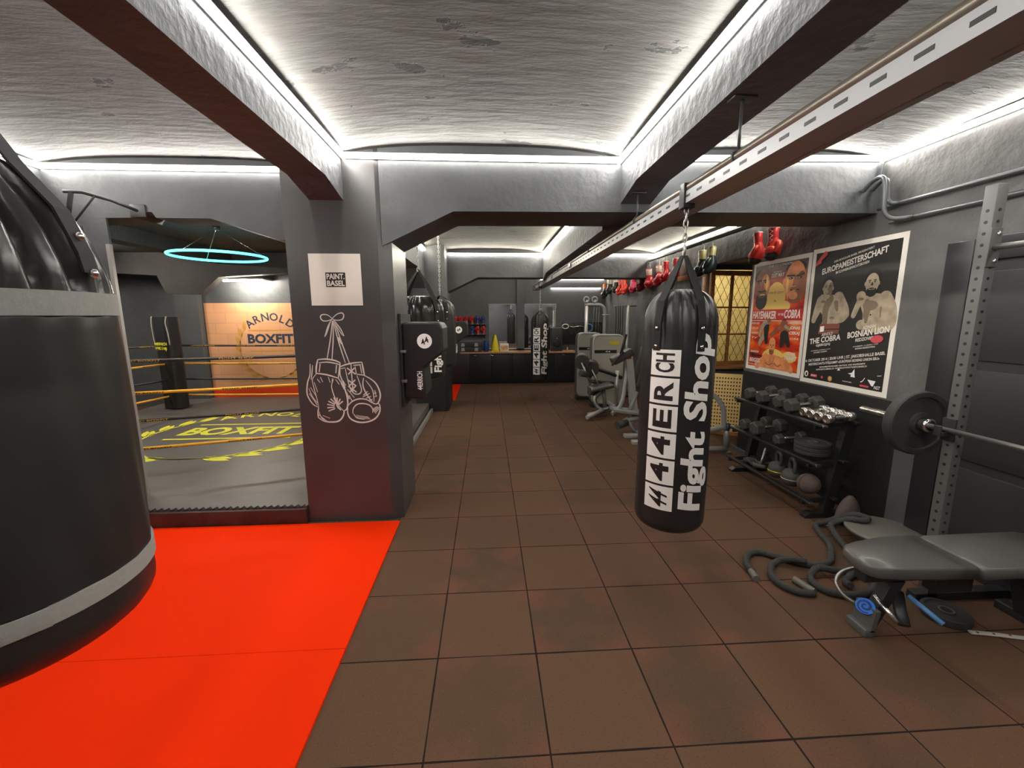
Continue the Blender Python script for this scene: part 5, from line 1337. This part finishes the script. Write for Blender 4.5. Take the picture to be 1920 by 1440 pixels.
# ------------------------------------------------------------------ the two posters on the right wall
class Art:
    """layers of flat printed shapes; u runs 0-1 across the poster, v 0-1 up it"""
    def __init__(s, y0, z0, W, H, mats):
        s.y0, s.z0, s.W, s.H, s.k = y0, z0, W, H, 0
        s.names = mats; s.g = G()
    def fn(s):
        s.k += 1; e = .0032 + .00006 * s.k
        return lambda u, v: (-e, -u * s.W, v * s.H)
    def p(s, m, pts):
        s.g.mi = s.names.index(m); s.g.poly(pts, s.fn())
    def e(s, m, cx, cy, rx, ry, rot=0.0, n=22):
        s.p(m, [(cx + (a - 0), cy + b * s.W / s.H) for a, b in ell(0, 0, rx, ry, n, rot)])
    def limb(s, m, pts, w):
        s.g.mi = s.names.index(m)
        P = spline([(u * s.W, v * s.H, 0) for u, v in pts], 5) if len(pts) > 2 else [Vector((u * s.W, v * s.H, 0)) for u, v in pts]
        n = len(P); vs = []
        for i, q in enumerate(P):
            t = (P[min(i + 1, n - 1)] - P[max(i - 1, 0)]).normalized(); nn = Vector((-t.y, t.x, 0))
            ww = (w[0] + (w[1] - w[0]) * i / (n - 1)) * s.W / 2
            vs += [q + nn * ww, q - nn * ww]
        vs = [(v.x / s.W, v.y / s.H) for v in vs]
        s.g.flat(vs, [(2 * i, 2 * i + 1, 2 * i + 3, 2 * i + 2) for i in range(n - 1)], s.fn())
        for i, ww in ((0, w[0]), (n - 1, w[1])):
            s.e(m, P[i].x / s.W, P[i].y / s.H, ww / 2, ww / 2, n=14)
    def t(s, m, txt, cu, cv, w, h, rot=0.0, bold=.02, shear=.15):
        s.g.mi = s.names.index(m)
        vs, fs = text(txt, w * s.W, h * s.H, bold, shear, rot=math.radians(rot))
        f = s.fn(); s.g.flat([(cu + a / s.W, cv + b / s.H) for a, b in vs], fs, f)
    def face(s, cx, cy, r, skin, dark, hair, beard=True, shade=None):
        el = s.e
        el(skin, cx, cy - .30 * r, r * .52, r * .85)                        # neck and jaw
        el(hair, cx, cy + r * .50, r * .80, r * .80)
        el(skin, cx, cy, r * .74, r * 1.02)
        if shade: el(shade, cx + r * .36, cy - r * .05, r * .36, r * .80)
        if beard:
            el(dark, cx, cy - r * .60, r * .58, r * .52); el(skin, cx, cy - r * .30, r * .40, r * .26)
            el(dark, cx, cy - r * .36, r * .30, r * .07)
        el('black', cx, cy - r * .48, r * .20, r * .045)
        for sx in (-1, 1):
            el('black', cx + sx * r * .30, cy + r * .22, r * .20, r * .05, sx * -.12)
            el('black', cx + sx * r * .29, cy + r * .10, r * .12, r * .05)
            el(skin, cx + sx * r * .76, cy - r * .02, r * .10, r * .2)
        s.p(dark, [(cx - r * .06, cy + r * .1 * .7), (cx + r * .06, cy + r * .1 * .7), (cx + r * .15, cy - r * .14), (cx - r * .15, cy - r * .14)])
def poster(name, label, y0, z0, W, H, base):
    t = thing(name, label, 'poster', (XW, y0, z0))
    g = G(); g.box(-.003, -.0005, -W, 0, 0, H); g.obj('paper', 'paper', t)
    return t
# black poster
W, H = .93, 1.284
t = poster('black_poster', 'large black boxing poster with two fighters and white lettering on the right wall', 4.006, 1.053, W, H, 'posterblk')
M_ = ['posterblk', 'flesh', 'fleshd', 'black', 'paper', 'belt', 'smear', 'gold', 'red', 'white']
a = Art(4.006, 1.053, W, H, M_)
a.p('posterblk', [(.045, .032), (.955, .032), (.955, .968), (.045, .968)])
# left fighter
a.p('flesh', [(.17, .63), (.24, .66), (.36, .655), (.42, .60), (.45, .53), (.40, .49), (.42, .44), (.20, .43), (.23, .50), (.16, .55)])
a.limb('flesh', [(.38, .63), (.455, .56), (.485, .52)], (.13, .08)); a.limb('flesh', [(.48, .52), (.43, .49), (.35, .505)], (.09, .085)); a.e('flesh', .335, .512, .055, .05); a.e('fleshd', .33, .495, .03, .012)
a.limb('fleshd', [(.28, .63), (.24, .55), (.25, .46)], (.09, .06)); a.limb('fleshd', [(.36, .60), (.38, .55)], (.05, .03))
a.limb('flesh', [(.16, .62), (.125, .54), (.10, .475)], (.09, .06)); a.limb('flesh', [(.10, .48), (.15, .55), (.185, .615)], (.06, .07)); a.e('flesh', .19, .63, .05, .05); a.e('fleshd', .20, .612, .03, .015)
a.p('belt', [(.19, .45), (.435, .455), (.43, .385), (.18, .375)]); a.p('white', [(.20, .43), (.25, .435), (.25, .395), (.20, .39)]); a.p('black', [(.255, .415), (.43, .42), (.43, .413), (.255, .408)])
a.face(.245, .705, .082, 'flesh', 'fleshd', 'black', False, 'fleshd')
# right fighter
a.p('flesh', [(.66, .63), (.73, .655), (.84, .645), (.91, .60), (.94, .52), (.92, .45), (.68, .44), (.67, .52), (.64, .57)])
a.limb('flesh', [(.87, .62), (.93, .55), (.94, .46), (.86, .425)], (.12, .08)); a.limb('flesh', [(.90, .43), (.78, .43), (.68, .445)], (.075, .07)); a.e('flesh', .665, .45, .05, .045)
a.limb('fleshd', [(.84, .56), (.845, .50)], (.02, .01)); a.e('fleshd', .735, .575, .075, .045); a.limb('fleshd', [(.72, .55), (.71, .47)], (.05, .03)); a.limb('fleshd', [(.70, .60), (.69, .50)], (.05, .03)); a.e('black', .75, .515, .008, .008)
a.limb('flesh', [(.575, .51), (.60, .56), (.63, .615)], (.05, .065)); a.e('flesh', .632, .635, .048, .048); a.e('fleshd', .635, .618, .03, .014)
a.face(.728, .715, .088, 'flesh', 'black', 'black', True)
RT = 10.4
a.t('paper', 'DER BOXCLUB BASEL PRÄSENTIERT', .495, .917, .43, .016, RT); a.t('paper', 'EUROPAMEISTERSCHAFT', .495, .873, .71, .042, RT, .03); a.t('paper', 'IM SCHWERGEWICHTSBOXEN', .495, .833, .36, .018, RT)
a.t('paper', 'ARNOLD', .30, .378, .14, .022, RT, .01); a.t('paper', 'THE COBRA', .275, .338, .38, .042, RT, .03); a.t('paper', 'GJERGJAJ', .265, .297, .18, .022, RT)
a.t('paper', '24 KÄMPFE | 23 SIEGE | 16 KO', .24, .258, .25, .010, RT); a.t('paper', 'SCHWEIZ / KOSOVO', .24, .243, .17, .010, RT)
a.t('paper', 'ADNAN', .755, .438, .13, .022, RT, .01); a.t('paper', 'BOSNIAN LION', .745, .402, .42, .042, RT, .03); a.t('paper', 'REDZOVIC', .72, .358, .18, .022, RT)
a.e('smear', .845, .362, .06, .034, .15); a.t('paper', '19 KÄMPFE | 16 SIEGE | 7 KO', .74, .317, .25, .010, RT); a.t('paper', 'BOSNIEN-HERZEGOWINA', .74, .302, .20, .010, RT)
a.t('paper', '4. OKTOBER 2014 | 20:00 UHR | ST. JAKOBSHALLE BASEL', .50, .218, .90, .026, RT, .02); a.t('paper', 'MEISTERSCHAFTS-TITELKAMPF «EUROPEAN BOXING UNION EBU»', .50, .191, .80, .018, RT); a.t('paper', 'IM RAHMENPROGRAMM: AMATEUR- UND PROFIKÄMPFE', .51, .166, .52, .012, RT); a.t('paper', 'WWW.BOXCLUBBASEL.CH  VORVERKAUF WWW.TICKETCORNER.CH', .50, .146, .58, .011, RT)
a.e('white', .09, .068, .026, .03); a.e('posterblk', .092, .066, .012, .02); a.p('smear', [(.15, .052), (.235, .052), (.235, .072), (.15, .072)]); a.t('paper', 'SPORT', .19, .062, .07, .011)
a.e('smear', .30, .06, .014, .014); a.e('gold', .40, .06, .026, .026); a.t('paper', 'V', .40, .06, .018, .02)
a.p('white', [(.60, .118), (.64, .126), (.665, .155), (.672, .115), (.68, .098), (.63, .098), (.635, .112)]); a.p('white', [(.475, .126), (.51, .130), (.49, .146)]); a.t('paper', 'PARTNER', .60, .06, .10, .007)
a.limb('white', [(.745, .075), (.765, .085), (.78, .105)], (.008, .006)); a.p('smear', [(.74, .045), (.83, .045), (.83, .058), (.74, .058)]); a.p('white', [(.81, .098), (.89, .095), (.87, .06), (.855, .06)]); a.t('white', 'NGT', .91, .055, .06, .022); a.limb('white', [(.90, .13), (.935, .135)], (.005, .005))
a.limb('smear', [(.07, .885), (.13, .93), (.17, .955)], (.03, .05)); a.e('smear', .10, .90, .03, .02)
o = a.g.obj('print', M_, t)
# orange poster
W, H = .892, 1.244
t = poster('orange_poster', 'orange fiery boxing poster with two large faces on the right wall beside the black poster', 4.91, 1.075, W, H, 'fire')
M_ = ['fire', 'posterhot', 'posterdk', 'black', 'paper', 'postyel', 'flesh', 'red', 'posterblk']
a = Art(4.91, 1.075, W, H, M_)
a.p('fire', [(.045, .035), (.955, .035), (.955, .965), (.045, .965)])
a.e('postyel', .47, .66, .17, .20); a.e('postyel', .93, .60, .0, .0) if False else None
for x, y, r in ((.30, .585, .10), (.62, .59, .12), (.52, .14, .20), (.80, .16, .12)): a.e('postyel', x, y, r, r * .55)
# left face
a.e('posterblk', .175, .86, .135, .10); a.e('posterdk', .20, .775, .145, .22); a.e('posterhot', .255, .765, .085, .17); a.e('black', .20, .65, .115, .12); a.e('posterdk', .205, .715, .085, .06); a.e('postyel', .215, .70, .05, .012); a.e('black', .215, .688, .04, .01); a.limb('black', [(.13, .735), (.20, .728), (.28, .737)], (.02, .02))
for x in (.135, .265): a.limb('black', [(x - .045, .828), (x + .045, .832)], (.022, .016)); a.e('black', x, .812, .032, .013); a.e('paper', x + .012, .812, .008, .006)
a.p('posterdk', [(.19, .82), (.225, .82), (.25, .752), (.17, .752)]); a.e('postyel', .29, .80, .02, .10)
# right face
a.e('posterblk', .775, .90, .165, .075); a.e('posterhot', .775, .79, .165, .235); a.e('posterdk', .875, .75, .08, .17); a.e('posterdk', .80, .66, .11, .07); a.e('posterhot', .77, .675, .07, .045); a.e('posterhot', .60, .79, .025, .05)
for x, d in ((.705, 1), (.85, -1)): a.limb('black', [(x - .06, .838 + .006 * d), (x + .06, .842 - .004 * d)], (.02, .022)); a.e('black', x, .82, .036, .014); a.e('paper', x - .01, .82, .008, .006)
a.p('posterdk', [(.765, .83), (.80, .83), (.825, .755), (.74, .755)]); a.limb('black', [(.72, .722), (.78, .728), (.85, .72)], (.018, .016)); a.e('posterdk', .78, .735, .07, .018); a.e('postyel', .66, .76, .02, .09)
a.t('paper', 'THE O2 LONDON', .51, .947, .42, .020, 0); a.t('paper', 'SATURDAY', .475, .89, .16, .010, 0); a.t('paper', '21ST MAY', .48, .862, .23, .034, 0, .03)
a.t('posterdk', 'HAYE DAY', .485, .711, .26, .020, 0, .01, 0); a.t('posterdk', 'A', .47, .64, .04, .02, 0, .02, 0)
for r_ in (.10, .085): a.g.mi = M_.index('postyel')
a.p('red', [(.05, .47), (.95, .47), (.95, .565), (.05, .565)])
a.t('paper', 'HAYEMAKER', .29, .516, .45, .070, 0, .03); a.t('paper', 'VS THE', .60, .52, .10, .02, 0); a.t('paper', 'COBRA', .79, .524, .26, .072, 0, .03)
a.p('paper', [(.05, .463), (.95, .463), (.95, .468), (.05, .468)])
# two small boxers in the middle
a.e('posterblk', .36, .40, .05, .10); a.limb('flesh', [(.33, .45), (.27, .40), (.24, .33)], (.07, .05)); a.limb('flesh', [(.34, .45), (.42, .455)], (.06, .05)); a.e('posterdk', .40, .463, .035, .035); a.limb('flesh', [(.34, .34), (.28, .29), (.25, .25)], (.08, .05)); a.limb('posterblk', [(.36, .35), (.38, .27)], (.08, .05))
a.limb('posterdk', [(.46, .34), (.56, .39), (.64, .43)], (.05, .06)); a.e('posterblk', .67, .45, .045, .045); a.limb('posterdk', [(.67, .43), (.70, .34)], (.12, .12)); a.limb('posterblk', [(.70, .34), (.78, .26)], (.13, .05)); a.limb('posterblk', [(.68, .34), (.66, .25)], (.11, .05)); a.limb('flesh', [(.70, .42), (.76, .40)], (.04, .04))
for i, (w_, s_) in enumerate(((.16, 'UNDERCARD'), (.14, 'LIVE ON'), (.14, 'BOXING'), (.12, 'TV'))): a.t('paper', s_, .14, .44 - i * .045, w_, .018, 0)
for i, (w_, s_, h_) in enumerate(((.24, 'UNDEFEATED', .018), (.17, 'JONAS', .034), (.17, 'CEKAJ', .034), (.14, '21-0-0', .016))): a.t('paper', s_, .86, .448 - i * .043, w_, h_, 0, .03)
# bottom figure seen from the front
a.p('posterhot', [(.33, .09), (.38, .145), (.50, .17), (.66, .155), (.76, .115), (.86, .045), (.80, .037), (.30, .037), (.22, .045)]); a.limb('posterhot', [(.40, .13), (.32, .09), (.24, .05)], (.11, .09)); a.limb('posterhot', [(.72, .12), (.80, .08), (.86, .055)], (.11, .08))
a.limb('posterdk', [(.41, .085), (.47, .068), (.53, .088)], (.014, .01)); a.limb('posterdk', [(.57, .088), (.63, .068), (.69, .088)], (.014, .01)); a.limb('posterdk', [(.55, .14), (.55, .06)], (.008, .006))
a.face(.50, .235, .075, 'posterhot', 'posterdk', 'posterhot', True)
a.t('paper', 'SHANNON', .17, .175, .17, .022, 0, .03); a.t('posterblk', '"THE CANNON"', .22, .137, .24, .024, 0, .03); a.t('paper', 'BRIGGS', .19, .094, .22, .04, 0, .03); a.t('paper', 'PLUS FULL CARD', .15, .055, .18, .010, 0)
a.t('paper', 'VITER', .84, .19, .15, .026, 0, .03); a.t('paper', 'TRAMPT', .84, .153, .2, .034, 0, .03)
a.g.obj('print', M_, t)
